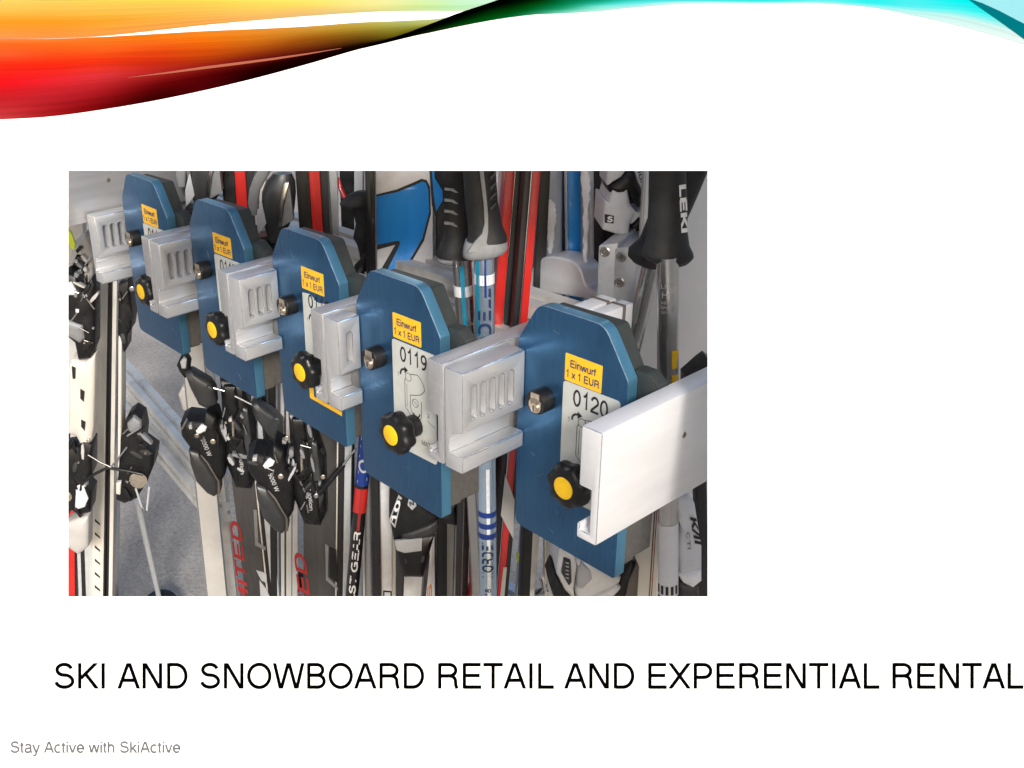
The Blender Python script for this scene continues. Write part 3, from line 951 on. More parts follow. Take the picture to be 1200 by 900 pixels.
for k in range(4):
    x, y, dz, jl, ns = ARMS[k]
    a = thing('ski_clamp', ALAB[k], 'ski clamp', (x, y, PZ + dz), CG)
    inst('rail_profile', me_rail, a)
    inst('jaw', jaw_mesh(jl, ns), a)
# the arm at the right end of the row: plain, longer, no jaw, one screw hole
bm = uv_prism(RAIL, 0, .30)
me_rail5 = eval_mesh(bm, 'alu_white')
a = thing('ski_clamp', 'bright plain aluminium ski clamp with a small screw hole beside plate 0120', 'ski clamp', (-.62935 + .169, .593, PZ), CG)
inst('rail_profile', me_rail5, a)
def screw_hole(parent, c, r):
    h = lathe('screw_hole', [(r * .62, .0001), (r * .62, .0003), (r * .9, .0005), (r, .0001)], c, (1, 0, 0), 'bolt', parent, 20)
    lathe('screw', [(r * .6, .00025), (r * .45, .0006)], c, (1, 0, 0), 'steel_low', h, 16)
screw_hole(a, (-.62935 + .169, .704, PZ - .0482), .0030)
# far left: slotted jaw on a big grey panel
PX = -1.4345
pan = thing('side_panel', 'flat grey aluminium panel with one screw hole at the far left', 'panel', (PX, .60, 1.2))
bm = box_bm((PX - .012, .35, at(0, PX, 90, 263.5).z), (PX, .80, CZ - .10))
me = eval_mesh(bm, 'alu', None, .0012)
inst('panel_sheet', me, pan, -pan.location)
screw_hole(pan, at(0, PX, 127, 211), .0034)
a = thing('ski_clamp', 'leftmost slotted silver ski clamp, in front of the grey panel', 'ski clamp', (-1.432, .627, PZ - .0146), CG)
inst('jaw', jaw_mesh(.10, 7), a)
inst('rail_profile', me_rail, a, (-.016, .03, -.012))
# ================= BACKGROUND: frame of the rack, skis, poles and bindings behind the locks
def on_line(A, B, z):
    t = (z - A.z) / (B.z - A.z)
    return A + (B - A) * t

def bar_between(A, B, wdir, ddir, w_, d_):
    """8 corners of a straight bar whose front face is centred on A-B"""
    pts = []
    for P in (A, B):
        for sx, sd in ((-1, 0), (1, 0), (1, 1), (-1, 1)):
            pts.append(P + wdir * (sx * w_ / 2) + ddir * (sd * d_))
    bm = bmesh.new()
    v = [bm.verts.new(p) for p in pts]
    for f in ((0, 1, 2, 3), (7, 6, 5, 4), (0, 4, 5, 1), (1, 5, 6, 2), (2, 6, 7, 3), (3, 7, 4, 0)):
        bm.faces.new([v[i] for i in f])
    return bm

class Stick:
    """a straight upright thing seen from A to B (pixels), at distance key Y, reaching z0..z1"""
    def __init__(self, A, B, Y, face=50, z0=.004, z1=None):
        self.pl = Plane(*((A[0] + B[0]) / 2, (A[1] + B[1]) / 2), Y, face)
        a, b = self.pl(*A), self.pl(*B)
        self.a = on_line(a, b, z1) if z1 else a
        self.b = on_line(a, b, z0)
        self.dir = (self.a - self.b).normalized()
        self.n = self.pl.n
        self.w = self.n.cross(Vector((0, 0, 1))).normalized() * -1
        if self.w.dot(RT) < 0:
            self.w = -self.w
        self.px = depth((a + b) / 2) / FPX / max(.3, abs(self.w.dot(RT)))
    def layer(self, name, x0, x1, m, parent, d0=0.0, d1=.07, bevel=.0012, za=None, zb=None):
        """a lengthwise layer between pixel offsets x0..x1 of the centre line, from d0 behind the front to d1"""
        A, B = self.a, self.b
        if za is not None:
            A = on_line(self.a, self.b, za)
        if zb is not None:
            B = on_line(self.a, self.b, zb)
        c = self.w * ((x0 + x1) / 2 * self.px) - self.n * d0
        bm = bar_between(A + c, B + c, self.w, -self.n, (x1 - x0) * self.px, d1 - d0)
        bev(bm, bevel, 2)
        return finish(name, bm, m, parent)
    def pt(self, py):
        """point of the centre line at pixel row py"""
        lo, hi = 0.0, 1.0
        for _ in range(40):
            t = (lo + hi) / 2
            if proj(self.b + (self.a - self.b) * t)[1] > py:
                lo = t
            else:
                hi = t
        return self.b + (self.a - self.b) * lo

SG, PG, BG = 'skis standing in the rack', 'ski poles standing in the rack', 'ski bindings'
ZT = 1.72
def ski(label, A, B, Y, layers, name='ski', face=50, z1=ZT, cat='ski', group=SG):
    s = Stick(A, B, Y, face, .004, z1)
    t = thing(name, label, cat, s.b, group)
    for l in layers:
        s.layer(*l[:4], t, *l[4:])
    return s, t

# ---- rack frame -------------------------------------------------------
def profile_bm(A, B, w_, h_, up):
    """slotted aluminium profile: a bar with two lengthwise grooves on its faces"""
    ax = (B - A).normalized()
    side = ax.cross(up).normalized()
    up = side.cross(ax).normalized()
    g, dp = .12, .16
    sec = [(-.5, -.5), (.5, -.5), (.5, -g), (.5 - dp, -g), (.5 - dp, g), (.5, g), (.5, .5), (g, .5), (g, .5 - dp), (-g, .5 - dp), (-g, .5), (-.5, .5), (-.5, g), (-.5 + dp, g), (-.5 + dp, -g), (-.5, -g)]
    return prism_bm([A + side * (x * w_) + up * (y * h_) for x, y in sec], B - A)
def rail(name, A, B, w_, h_, m, parent, up=Vector((0, 0, 1))):
    bm = profile_bm(Vector(A), Vector(B), w_, h_, up)
    return finish(name, bm, m, parent, 30)

ZR = CZ - .452
fr = thing('rack_frame', 'grey aluminium frame of slotted rails and posts behind the blue locks', 'rack', (-1.0, .88, 0))
rail('top_rail', (-2.6, .885, ZR), (-.70, .885, ZR), .05, .045, 'alu_rail', fr)
rail('cross_rail', (-2.6, .835, ZR - .012), (-.70, .835, ZR - .012), .03, .03, 'alu_rail', fr)
for A, B, Y, wpx in (((236, 420), (268, 700), 1.0, 24), ((619, 640), (614, 700), 1.02, 20)):
    s = Stick(A, B, Y, 50, .004, ZR + .0)
    bm = profile_bm(s.b, s.a, wpx * s.px, wpx * s.px, s.n)
    finish('post', bm, 'alu_rail', fr, 30)
P0 = aty(262, 585, 1.0)
for dy, hh in ((-14, .05), (22, .05)):
    q0 = Vector((P0.x, P0.y, at(2, P0.z - CZ, 262, 585).z))
    z = P0.z - dy * .0013
    A = at(2, z - CZ, 262, 585 + dy * 1.0)
    B = at(2, z - CZ, 128, 430 + dy * 1.0)
    rail('low_rail', A + (B - A) * .018, B, .045, .045, 'alu_rail', fr)
for py in (660, 684):
    A = at(2, -1.12, 520, py)
    rail('low_rail', (-1.78, A.y, A.z), (-.3, A.y, A.z), .05, .045, 'alu', fr)
# housings are carried by short brackets on the rail
for k, (x, y) in enumerate(LOCKS):
    box('lock_bracket', (x + .03, y + .0575, PZ - .155), (x + .09, .8195, PZ - .075), 'alu_rail', fr)

# rounded end stop on the rail, and the arms of the row behind
pl = Plane(650, 325, .93, 0)
stp = prism('end_stop', [(619, 340), (620, 326), (622.5, 316), (626, 309), (631, 304), (638, 300.8), (646, 300), (655, 301), (664, 303.5), (672, 307.5), (678, 313), (682, 320), (683.5, 328), (686, 335), (692, 339.5), (700, 342), (700, 352)], pl, .035, 'alu_white', None, .004, seg=3)
tag(stp, 'rounded grey metal end stop on the rack rail behind the red skis', 'end stop')
def clamp_pair(label, quads, pl, th, m, bolts, band=None):
    t = thing('rear_clamp', label, 'clamp', pl(*quads[0][0]), 'clamps on the far side of the rack')
    for q in quads:
        prism('clamp_block', rounded(q, 1.2, 3), pl, th, m, t, .0012)
    for x, y, r in bolts:
        c = pl(x, y)
        R0 = r * depth(c) / FPX
        w = lathe('bolt', [(R0, -.001), (R0, .0006), (R0 * .82, .0012), (R0 * .8, .0002)], c, pl.n, 'bolt', t, 24)
        lathe('bolt_socket', [(R0 * .5, .0003), (R0 * .5, .0016), (R0 * .3, .0018)], c, pl.n, 'steel_low', w, 6)
    if band:
        for q in band:
            prism('rubber_band', q, pl, th * 1.02, 'brownish', t, 0, off=.0006)
    return t
clamp_pair('pair of grey metal clamp blocks with socket bolts below the white toe piece',
           [[(702, 288), (724, 285), (717, 372), (699, 372)], [(720.5, 291), (745, 289), (745, 372), (717.5, 372)]],
           Plane(722, 320, .86, 20), .16, 'alu', [(709, 295, 6.2), (728, 301, 6.2), (726, 331, 6.2)])
t = thing('rear_clamp', 'two pale metal bars with brown bands just behind the top of plate 0120', 'clamp', at(2, -.40, 705, 372), 'clamps on the far side of the rack')
zt = -.372
for (p0, p1, p2, p3) in (((672, 356), (706, 344), (721, 349.5), (690, 363)), ((695, 363), (728, 350), (741, 354), (708, 369))):
    A, B, C_, D = [at(2, zt, *p) for p in (p0, p1, p2, p3)]
    x0, x1 = (A.x + B.x) / 2, (C_.x + D.x) / 2
    y0, y1 = (A.y + D.y) / 2, (B.y + C_.y) / 2
    box('clamp_bar', (x0, y0, zt + CZ - .03), (x1, y1, zt + CZ), 'alu_white', t, .002)
    yb = y0 + (y1 - y0) * .68
    box('rubber_band', (x0 - .0008, yb - .0022, zt + CZ - .031), (x1 + .0008, yb + .0022, zt + CZ + .0008), 'brownish', t, .0006)

# ---- binding builders -------------------------------------------------
def body(parent, name, pts, pl, th, m, bevel=.003, off=0.0, seg=3, rad=1.2):
    """moulded piece: outline extruded back, its front swelling out gently"""
    front = [pl(x, y, off) for x, y in rounded(pts, rad, 4)]
    if bevel < .002:
        bm = prism_bm(front, -pl.n * th)
        bev(bm, bevel, 2)
        return finish(name, bm, m, parent, 40)
    clean = [front[0]]
    for p in front[1:]:
        if (p - clean[-1]).length > 1e-5:
            clean.append(p)
    n = len(clean)
    c = sum(clean, Vector()) / n
    size = min((max(p.dot(d) for p in clean) - min(p.dot(d) for p in clean)) for d in (RT, Vector((0, 0, 1))))
    hgt = min(.008, size * .17)
    bm = bmesh.new()
    rings = [[bm.verts.new(p - pl.n * th) for p in clean], [bm.verts.new(p - pl.n * .001) for p in clean]]
    for sc_, up_ in ((.965, .22), (.90, .45), (.78, .70), (.58, .90), (.30, 1.0)):
        rings.append([bm.verts.new(c + (p - c) * sc_ + pl.n * (hgt * up_)) for p in clean])
    for A, B in zip(rings, rings[1:]):
        for k in range(n):
            bm.faces.new((A[k], A[(k + 1) % n], B[(k + 1) % n], B[k]))
    bm.faces.new(list(reversed(rings[0])))
    bm.faces.new(rings[-1])
    return finish(name, bm, m, parent, 48)
def wire(parent, name, pts, pl, r, m, off=0.0):
    return tube(name, [pl(x, y, off) for x, y in pts], r, m, parent, 8)
def screw(parent, x, y, rpx, pl, m='bolt', off=0.0):
    c = pl(x, y, off)
    r = rpx * depth(c) / FPX
    return lathe('screw', [(r, -.001), (r, .0008), (r * .75, .0014), (r * .3, .0012)], c, pl.n, m, parent, 16)
def sh(pts, dx, dy, k=1.0, c=(0, 0)):
    return [((x - c[0]) * k + c[0] + dx, (y - c[1]) * k + c[1] + dy) for x, y in pts]

def clutter(b, poly, pl, n, seed, mats=('black', 'black', 'dgrey', 'mgrey', 'black', 'lgrey'), off=.004):
    """the small linkage of a binding: pins, levers, springs and plates inside an outline"""
    rng = random.Random(seed)
    xs, ys = [p[0] for p in poly], [p[1] for p in poly]
    def inside(x, y):
        c = False
        for i in range(len(poly)):
            (x0, y0), (x1, y1) = poly[i - 1], poly[i]
            if (y0 > y) != (y1 > y) and x < (x1 - x0) * (y - y0) / (y1 - y0) + x0:
                c = not c
        return c
    made = 0
    while made < n:
        x, y = rng.uniform(min(xs), max(xs)), rng.uniform(min(ys), max(ys))
        if not inside(x, y):
            continue
        made += 1
        o_ = off + rng.uniform(0, .008)
        a = rng.choice((1.2, 1.4, 1.7, .3, 2.2, .9)) + rng.uniform(-.2, .2)
        kind = rng.random()
        ca, sa = math.cos(a), math.sin(a)
        R2 = lambda u, v: (x + u * ca - v * sa, y + u * sa + v * ca)
        if kind < .5:
            L, w_ = rng.uniform(4, 10), rng.uniform(1.4, 3.2)
            prism('lever', [R2(-L, -w_ * .6), (R2(-L * .2, -w_)), R2(L, -w_ * .5), R2(L * .9, w_ * .7), R2(0, w_), R2(-L, w_ * .5)], pl, .012, rng.choice(mats), b, .0008, off=o_)
        elif kind < .72:
            L = rng.uniform(3, 8)
            tube('pin', [pl(*R2(-L, 0), o_), pl(*R2(L, 0), o_)], rng.uniform(.0009, .0018), rng.choice(('chrome', 'bolt', 'black')), b, 8)
        elif kind < .86:
            screw(b, x, y, rng.uniform(1.4, 3.0), pl, rng.choice(('bolt', 'chrome', 'black', 'brass')), o_)
        else:
            L, w_ = rng.uniform(2, 4.5), rng.uniform(1.5, 3)
            prism('tab', [R2(-L, -w_), R2(L, -w_ * .8), R2(L * .8, w_), R2(-L * .7, w_ * .9)], pl, .01, rng.choice(('creamw', 'mgrey', 'black')), b, .0008, off=o_)

# ---- far left: ivory ski pair with black bindings ---------------------
s1, t1 = ski('left ivory ski of the pair at the left edge, black ladder marks low down', (121, 340), (116, 700), .735,
    [('topsheet', -9, 5, 'cream', 0, .06), ('sidewall', -13, -9.2, 'creamw', .004, .055), ('base', 5.1, 7.4, 'base_black', .001, .055)])
for i in range(7):
    y = 608 + i * 15.5
    prism('print_mark', [(111, y), (117, y + 5.5), (117.5, y + 8), (111, y + 3)], s1.pl, .0006, 'print_black', t1, 0, off=.0006)
s2, t2 = ski('right ivory ski of the pair at the left edge, beside the asphalt', (133.5, 340), (128.5, 700), .745,
    [('topsheet', -1.5, 3.2, 'cream', 0, .06), ('base', -4.6, -1.6, 'base_black', .001, .055), ('steel_edge', 3.3, 4.0, 'chrome', .002, .055)])
pl = Plane(128, 420, .72)
b = thing('ski_binding', 'black binding on the left side of the ivory skis at the left edge', 'binding', pl(95, 480), BG)
body(b, 'heel_piece', [(76, 318), (88, 322), (98, 340), (108, 324), (112, 330), (112, 404), (106, 420), (92, 422), (88, 402), (76, 392)], pl, .035, 'black')
body(b, 'heel_lever', [(74, 372), (98, 380), (100, 396), (94, 402), (74, 390)], pl, .03, 'mgrey', off=.006)
body(b, 'brake_pad', [(74, 332), (84, 330), (90, 340), (88, 346), (74, 346)], pl, .02, 'white', off=.006)
body(b, 'anchor', [(87, 359), (95, 360), (94.5, 368), (87, 368)], pl, .01, 'white', off=.006)
screw(b, 100, 346.5, 3, pl, 'lgrey', .006)
body(b, 'plate', [(84, 420), (100, 424), (112, 414), (110, 500), (104, 540), (90, 512), (80, 508), (80, 430)], pl, .03, 'cream', off=-.004)
body(b, 'toe_piece', [(76, 524), (92, 522), (100, 514), (108, 520), (108, 556), (98, 566), (108, 576), (106, 600), (92, 604), (84, 598), (76, 612)], pl, .04, 'black')
body(b, 'toe_insert', [(88, 566), (98, 562), (104, 584), (100, 594), (88, 598)], pl, .02, 'white', off=.005)
body(b, 'plate', [(78, 612), (92, 606), (104, 604), (104, 640), (92, 650), (78, 640)], pl, .03, 'creamw', off=-.005)
wire(b, 'brake_wire', [(103, 533), (118, 542), (130, 547.5)], pl, .0016, 'chrome', .012)
wire(b, 'brake_strap', [(96, 566), (110, 556), (126, 548), (150, 552), (168, 556)], pl, .003, 'black', .010)
screw(b, 80, 582, 6, pl, 'brass', .006)
for q in ([(94, 456), (99, 459), (98, 471), (94, 467)], [(95, 492), (100, 495), (99, 505), (95, 500)], [(84, 430), (88, 432), (88, 444), (85, 444)]):
    prism('slot', q, pl, .004, 'base_black', b, 0, off=.006)
clutter(b, [(80, 320), (110, 326), (110, 410), (86, 414)], pl, 18, 3, ('black', 'dgrey', 'creamw', 'black'), .004)
clutter(b, [(80, 520), (108, 516), (106, 600), (82, 606)], pl, 16, 4, ('black', 'dgrey', 'creamw', 'black', 'mgrey'), .004)
b = thing('ski_binding', 'black binding on the right side of the ivory skis, above the grey asphalt', 'binding', pl(160, 560), BG)
body(b, 'heel_piece', [(139, 332), (150, 328), (154, 350), (156, 372), (154, 386), (150, 392), (149, 408), (145, 414), (141, 396), (138, 392)], pl, .035, 'black', off=-.01)
screw(b, 154.5, 338.5, 3, pl, 'chrome')
body(b, 'plate', [(139, 392), (143, 396), (143.5, 460), (142, 560), (138, 566)], pl, .03, 'cream', off=-.01)
body(b, 'toe_piece', [(140, 512), (148, 490), (156, 484), (166, 490), (169, 506), (168, 520), (182, 530), (180, 546), (172, 566), (160, 584), (146, 590), (136, 586), (138, 560)], pl, .045, 'black', off=-.008)
body(b, 'toe_cap', [(149, 496), (157, 488), (165, 494), (166, 502), (156, 508), (150, 504)], pl, .02, 'mgrey', off=.0)
wire(b, 'brake_wire', [(130, 547.5), (138, 538), (149, 524)], pl, .0018, 'chrome', .012)
wire(b, 'brake_wire', [(149, 511), (163, 502)], pl, .0018, 'chrome', .01)
screw(b, 162, 563, 10.5, pl, 'brass', .004)
body(b, 'sole_lever', [(136, 566), (142, 564), (141, 580), (136, 579)], pl, .02, 'cream', off=.004)
wire(b, 'pole_loop', [(159, 572), (166, 594), (172, 598), (175, 570)], pl, .0022, 'lgrey', .002)
clutter(b, [(142, 500), (164, 490), (178, 536), (160, 580), (140, 582)], pl, 16, 6, ('black', 'dgrey', 'black', 'mgrey'), -.002)
clutter(b, [(139, 336), (152, 332), (154, 380), (144, 404)], pl, 7, 8, ('black', 'dgrey'), -.006)
# thin pole with a basket on the asphalt
g = at(2, -1.605, 190, 716)
top = aty(161, 588, .86)
t = thing('ski_pole', 'thin silver ski pole standing on the asphalt beside the ivory skis', 'ski pole', g, PG)
tube('shaft', [g, top], [.006, .0075], 'lgrey', t, 12)
lathe('basket', [(.008, .022), (.042, .026), (.044, .031), (.038, .034), (.01, .042)], g, (top - g), 'black', t, 24)
# red ski at the very left edge and bits behind
ski('red ski cut by the left edge of the picture', (79, 620), (80, 700), .70, [('topsheet', -8, 8, 'red', 0, .02), ('steel_edge', 8.1, 9.3, 'base_black', 0, .02)], z1=.52, face=50)
s3, t3 = ski('white and black ski low at the left edge behind the bindings', (97, 640), (99, 700), .715, [('topsheet', -7, 9, 'lgrey', 0, .02), ('print_band', -3, 2, 'base_black', -.0008, .005)], z1=.50)
ski('ivory ski standing far left under the grey panel', (88, 270), (92, 400), .80, [('topsheet', -14, 9, 'creamw', 0, .03), ('base', -16, -14.2, 'base_black', 0, .03)])
pl = Plane(85, 285, .70)
o = body(None, 'strap', [(78, 268), (83, 272), (88, 286), (87, 293), (83, 291), (79, 282)], pl, .006, 'neon', .001)
tag(o, 'small neon yellow strap at the left edge below the grey panel', 'strap')
b = thing('ski_binding', 'black and ivory binding at the left edge under the slotted jaw', 'binding', pl(95, 310), BG)
body(b, 'toe_piece', [(83, 310), (90, 298), (99, 300), (103, 312), (98, 322), (92, 316)], pl, .03, 'black', off=-.02)
body(b, 'housing', [(80, 314), (86, 284), (100, 272), (110, 300), (108, 336), (98, 330)], pl, .02, 'creamw', off=-.03)

clutter(b, [(80, 296), (104, 286), (108, 330), (86, 336)], pl, 12, 12, ('black', 'creamw', 'creamw', 'mgrey'), -.012)
# ---- graphite skis and black bindings under the second and third plate -
def graphite_ski(label, A, B, Y, w0, w1, base, edge):
    return ski(label, A, B, Y, [('topsheet', w0, w1, 'graphite', 0, .012), ('steel_edge', w1 + .1, w1 + 2.0, 'cream', .001, .011), ('base', w1 + 2.1, w1 + base, 'base_black', .001, .05), ('sidewall', w1 + base + .1, w1 + base + edge, 'lgrey', .002, .05)], z1=1.03)
sa, ta = graphite_ski('graphite ski with red lettering beside the aluminium post', (283, 520), (303, 700), .80, -16, 10, 6, 9)
text_px('lettering', 'LIMITED', (296, 742), (281, 610), 11, sa.pl, 'red_dark', ta, off=.0012, shear=.25, weight=.14)
for y0, y1 in ((596, 640),):
    prism('print_mark', [(297, 597), (301, 598), (302.5, 636), (311, 641), (311, 645), (299, 639)], sa.pl, .0006, 'mgrey', ta, 0, off=.0008)
prism('print_mark', [(300, 668), (312, 672), (313, 684), (306, 680)], sa.pl, .0006, 'lgrey', ta, 0, off=.0008)
prism('print_mark', [(304, 680), (312, 690), (316, 699), (316, 720), (306, 712)], sa.pl, .0006, 'lgrey', ta, 0, off=.0008)
sb, tb = graphite_ski('graphite ski with red lettering beside the black and blue pole', (379, 520), (378, 700), .79, -23, 15, 9, 8)
text_px('lettering', 'LIMITED', (373, 786), (357, 647), 12, sb.pl, 'red_dark', tb, off=.0012, shear=.25, weight=.14)
prism('print_mark', [(381, 637), (385, 640), (384, 676), (396, 689), (396, 692), (382, 680)], sb.pl, .0006, 'mgrey', tb, 0, off=.0008)
prism('print_mark', [(386, 641), (394, 644), (396, 684), (386, 676)], sb.pl, .0006, 'black', tb, 0, off=.0009)
ski('white ski standing between the two graphite skis', (337, 500), (337, 700), .84, [('topsheet', -8, 12, 'creamw', 0, .012), ('groove', -4, -1.5, 'dgrey', -.0006, .004), ('sidewall', 4, 6, 'mgrey', -.0006, .004)], z1=1.03)
ski('narrow black ski with grey edge left of the white one between the graphite skis', (322, 500), (324, 700), .835, [('base', -7, 1, 'base_black', 0, .05), ('steel_edge', 1.1, 3.5, 'mgrey', .001, .05)], z1=1.03)
ski('slim dark ski behind the black and blue pole', (404, 500), (402, 700), .835, [('base', -5, 3, 'black_gloss', 0, .05), ('steel_edge', 3.1, 4.6, 'brownish', .001, .05)], z1=1.03)

pl = sa.pl.shift(.034)
def big_binding(label, dx, dy, k, pl, txt, pads=True):
    c = (237, 520)
    f = lambda pts: sh(pts, dx, dy, k, c)
    b = thing('ski_binding', label, 'binding', pl(*f([(250, 580)])[0]), BG)
    body(b, 'heel_piece', f([(211, 496), (219, 491), (238, 493), (242, 481), (253, 488), (258, 506), (264, 520), (264, 556), (259, 564), (247, 556), (223, 525), (213, 511)]), pl, .045, 'black')
    body(b, 'heel_lever', f([(221, 526), (232, 529), (243, 542), (256, 564), (256, 578), (251, 582), (243, 578), (230, 564), (223, 543)]), pl, .03, 'dgrey', .004, off=.006)
    body(b, 'lever_rib', f([(233, 530), (244, 542), (257, 565), (258, 579), (254, 580), (252, 566), (240, 546)]), pl, .03, 'brownish', .001, off=.008)
    body(b, 'cup', f([(216, 496), (238, 496), (236, 506), (222, 507)]), pl, .01, 'dgrey', .001, off=.006)
    body(b, 'snow_lump', f([(229, 505), (236, 497), (243, 500), (241, 505), (232, 509)]), pl, .012, 'snow', .002, off=.008)
    body(b, 'brake_arm', f([(262, 452), (276, 452), (280, 480), (274, 494), (268, 488), (262, 470)]), pl, .03, 'black', off=-.004)
    if pads:
        wire(b, 'brake_wire', f([(247, 454), (263, 458)]), pl, .0022, 'chrome', .004)
        wire(b, 'brake_wire', f([(275, 464), (297, 475)]), pl, .0022, 'chrome', .004)
        body(b, 'brake_pad', f([(216.5, 437), (224, 434), (246, 447), (252, 456), (254, 473), (243, 479), (233, 474), (223, 454)]), pl, .018, 'dgrey', .004, off=.004)
        lathe('pad_boss', [(.0062, 0), (.0062, .0012), (.0055, .0016)], pl(245, 457, .0085), pl.n, 'dgrey', b, 24)
        body(b, 'brake_pad', f([(294, 472), (301, 471), (323, 485), (331, 495), (332, 509), (323, 516), (314, 510), (302, 493)]), pl, .018, 'dgrey', .004, off=.012)
        lathe('pad_boss', [(.0062, 0), (.0062, .0012), (.0055, .0016)], pl(324, 494, .0165), pl.n, 'dgrey', b, 24)
    body(b, 'riser_plate', f([(258, 446), (284, 450), (300, 500), (302, 556), (294, 573), (276, 571), (264, 540)]), pl, .03, 'black', .003, off=-.012)
    body(b, 'riser_rib', f([(284, 478), (290, 480), (298, 540), (292, 560), (286, 520)]), pl, .02, 'dgrey', .002, off=-.002)
    clutter(b, f([(256, 478), (282, 470), (290, 500), (296, 530), (280, 560), (262, 530)]), pl, 16, int(dx) + 5)
    clutter(b, f([(214, 496), (250, 492), (258, 520), (240, 530), (222, 520)]), pl, 7, int(dx) + 9, ('black', 'dgrey', 'black'), .007)
    body(b, 'forward_arm', f([(276, 524), (284, 512), (292, 540), (294, 566), (288, 573), (278, 566)]), pl, .03, 'black', off=0)
    body(b, 'snow_lump', f([(256, 500), (270, 490), (272, 512), (266, 520), (258, 514)]), pl, .02, 'lgrey', .002, off=-.01)
    wire(b, 'spring', f([(273, 494), (273.5, 514)]), pl, .0024, 'brass', .006)
    screw(b, *f([(249.5, 517.5)])[0], 3.2 * k, pl, 'brass', .0085)
    q0, q1 = f([(235, 515)])[0], f([(243.5, 535)])[0]
    text_px('lettering', txt, q0, q1, 5.2, pl, 'print_silver', b, off=.0088, weight=.13)
    q0, q1 = f([(280, 532)])[0], f([(282, 556)])[0]
    text_px('lettering', 'motion', q0, q1, 4.5, pl, 'print_silver', b, off=.0050, weight=.13)
    return b
b = big_binding('black binding with two grey brake pads below the second blue plate', 0, 0, 1.0, pl, '9000 W')
body(b, 'toe_loop', [(207, 428), (211, 419), (219, 417), (223, 424), (222, 434), (217, 444), (211, 436)], pl, .014, 'black', .003, off=-.006)
body(b, 'toe_metal_end', [(211, 424), (215, 419), (219, 421), (218, 432), (213, 432)], pl, .006, 'lgrey', .002, off=.0)  # silver metal end of the brake pad
pl2 = sb.pl.shift(.036)
b = big_binding('black binding below the middle blue plate, left of the diagonal brake rod', 79, 41, 1.04, pl2, '9000 W', False)
wire(b, 'brake_rod', [(375, 577), (402, 545)], pl2, .0042, 'black', .012)
wire(b, 'brake_wire', [(402, 545), (417, 526)], pl2, .0016, 'chrome', .012)
clutter(b, [(326, 500), (372, 506), (390, 540), (372, 590), (345, 560)], pl2, 16, 77, off=.002)
body(b, 'link', [(360, 516), (368, 512), (372, 560), (372, 596), (362, 598), (358, 560)], pl2, .025, 'black', off=-.006)
o = b
pl3 = Plane(232, 460, .90)
k = body(None, 'plastic_bracket', [(209, 462), (214, 452), (222, 454), (230, 462), (234, 480), (226, 486), (214, 480)], pl3, .02, 'creamw', .002)
tag(k, 'pale worn plastic bracket on the rack post behind the black binding', 'bracket')
pl4 = Plane(347, 682, .90)
k = body(None, 'plastic_stopper', [(337, 680), (341, 674), (348, 672), (356, 676), (357, 690), (349, 694), (341, 691), (340, 686)], pl4, .02, 'black', .003)
tag(k, 'small black plastic stopper low in front of the white ski', 'stopper')

# ---- poles and skis between the third and fourth plate ------------------
def pole(label, A, B, Y, rpx, m, bands=(), z0=.01, top=True, tilt=None):
    """shaft along A-B (pixels); bands: (y0, y1, material) sleeves"""
    s = Stick(A, B, Y, 50, z0)
    t = thing('ski_pole', label, 'ski pole', s.b, PG)
    r = rpx * depth((s.a + s.b) / 2) / FPX
    r = rpx * depth(s.pt(min(690, max(A[1], B[1])))) / FPX
    tube('shaft', [s.b, s.b + s.dir * .3, s.a], [r * .6, r, r], m, t, 28)
    tube('tip', [s.b - s.dir * .006, s.b + s.dir * .03], [r * .3, r * .62], 'bolt', t, 10)
    lathe('basket', [(r * .8, .05), (.035, .055), (.037, .06), (r, .075)], s.b, s.dir, 'black', t, 20)
    for y0, y1, bm_ in bands:
        p0, p1 = s.pt(y1), s.pt(y0)
        tube('print_band', [p0, p1], r + .00025, bm_, t, 28)
    s.r = r
    return s, t
def pole_text(s, t, body, y0, y1, m, frac=1.1, down=False, ang=0.0, **k):
    """lettering along the shaft, wrapped round it"""
    a, b = s.pt(y0), s.pt(y1)
    ax = (b - a).normalized()
    view = (Vector((0, 0, CZ)) - a)
    view = (view - ax * view.dot(ax)).normalized()
    if ang:
        view = Matrix.Rotation(ang, 3, ax) @ view
    ay = view.cross(ax).normalized()
    text('lettering', body, a + view * (s.r + .0005), ax, ay, (b - a).length, s.r * frac, m, t, wrap=s.r + .0005, **k)
def stripe(s, t, y0, y1, a0, a1, m, lift=.0004):
    """lengthwise stripe on a shaft between two angles (radians) round it, 0 towards the viewer"""
    p0, p1 = s.pt(y0), s.pt(y1)
    ax = (p1 - p0).normalized()
    view = Vector((0, 0, CZ)) - p0
    view = (view - ax * view.dot(ax)).normalized()
    sd = view.cross(ax).normalized() * -1
    if sd.dot(RT) < 0:
        sd = -sd
    bm = bmesh.new()
    prev = None
    for i in range(7):
        a = a0 + (a1 - a0) * i / 6
        d = (view * math.cos(a) + sd * math.sin(a)) * (s.r + lift)
        q = (bm.verts.new(p0 + d), bm.verts.new(p1 + d))
        if prev:
            bm.faces.new((prev[0], q[0], q[1], prev[1]))
        prev = q
    return finish('stripe', bm, m, t, 40)

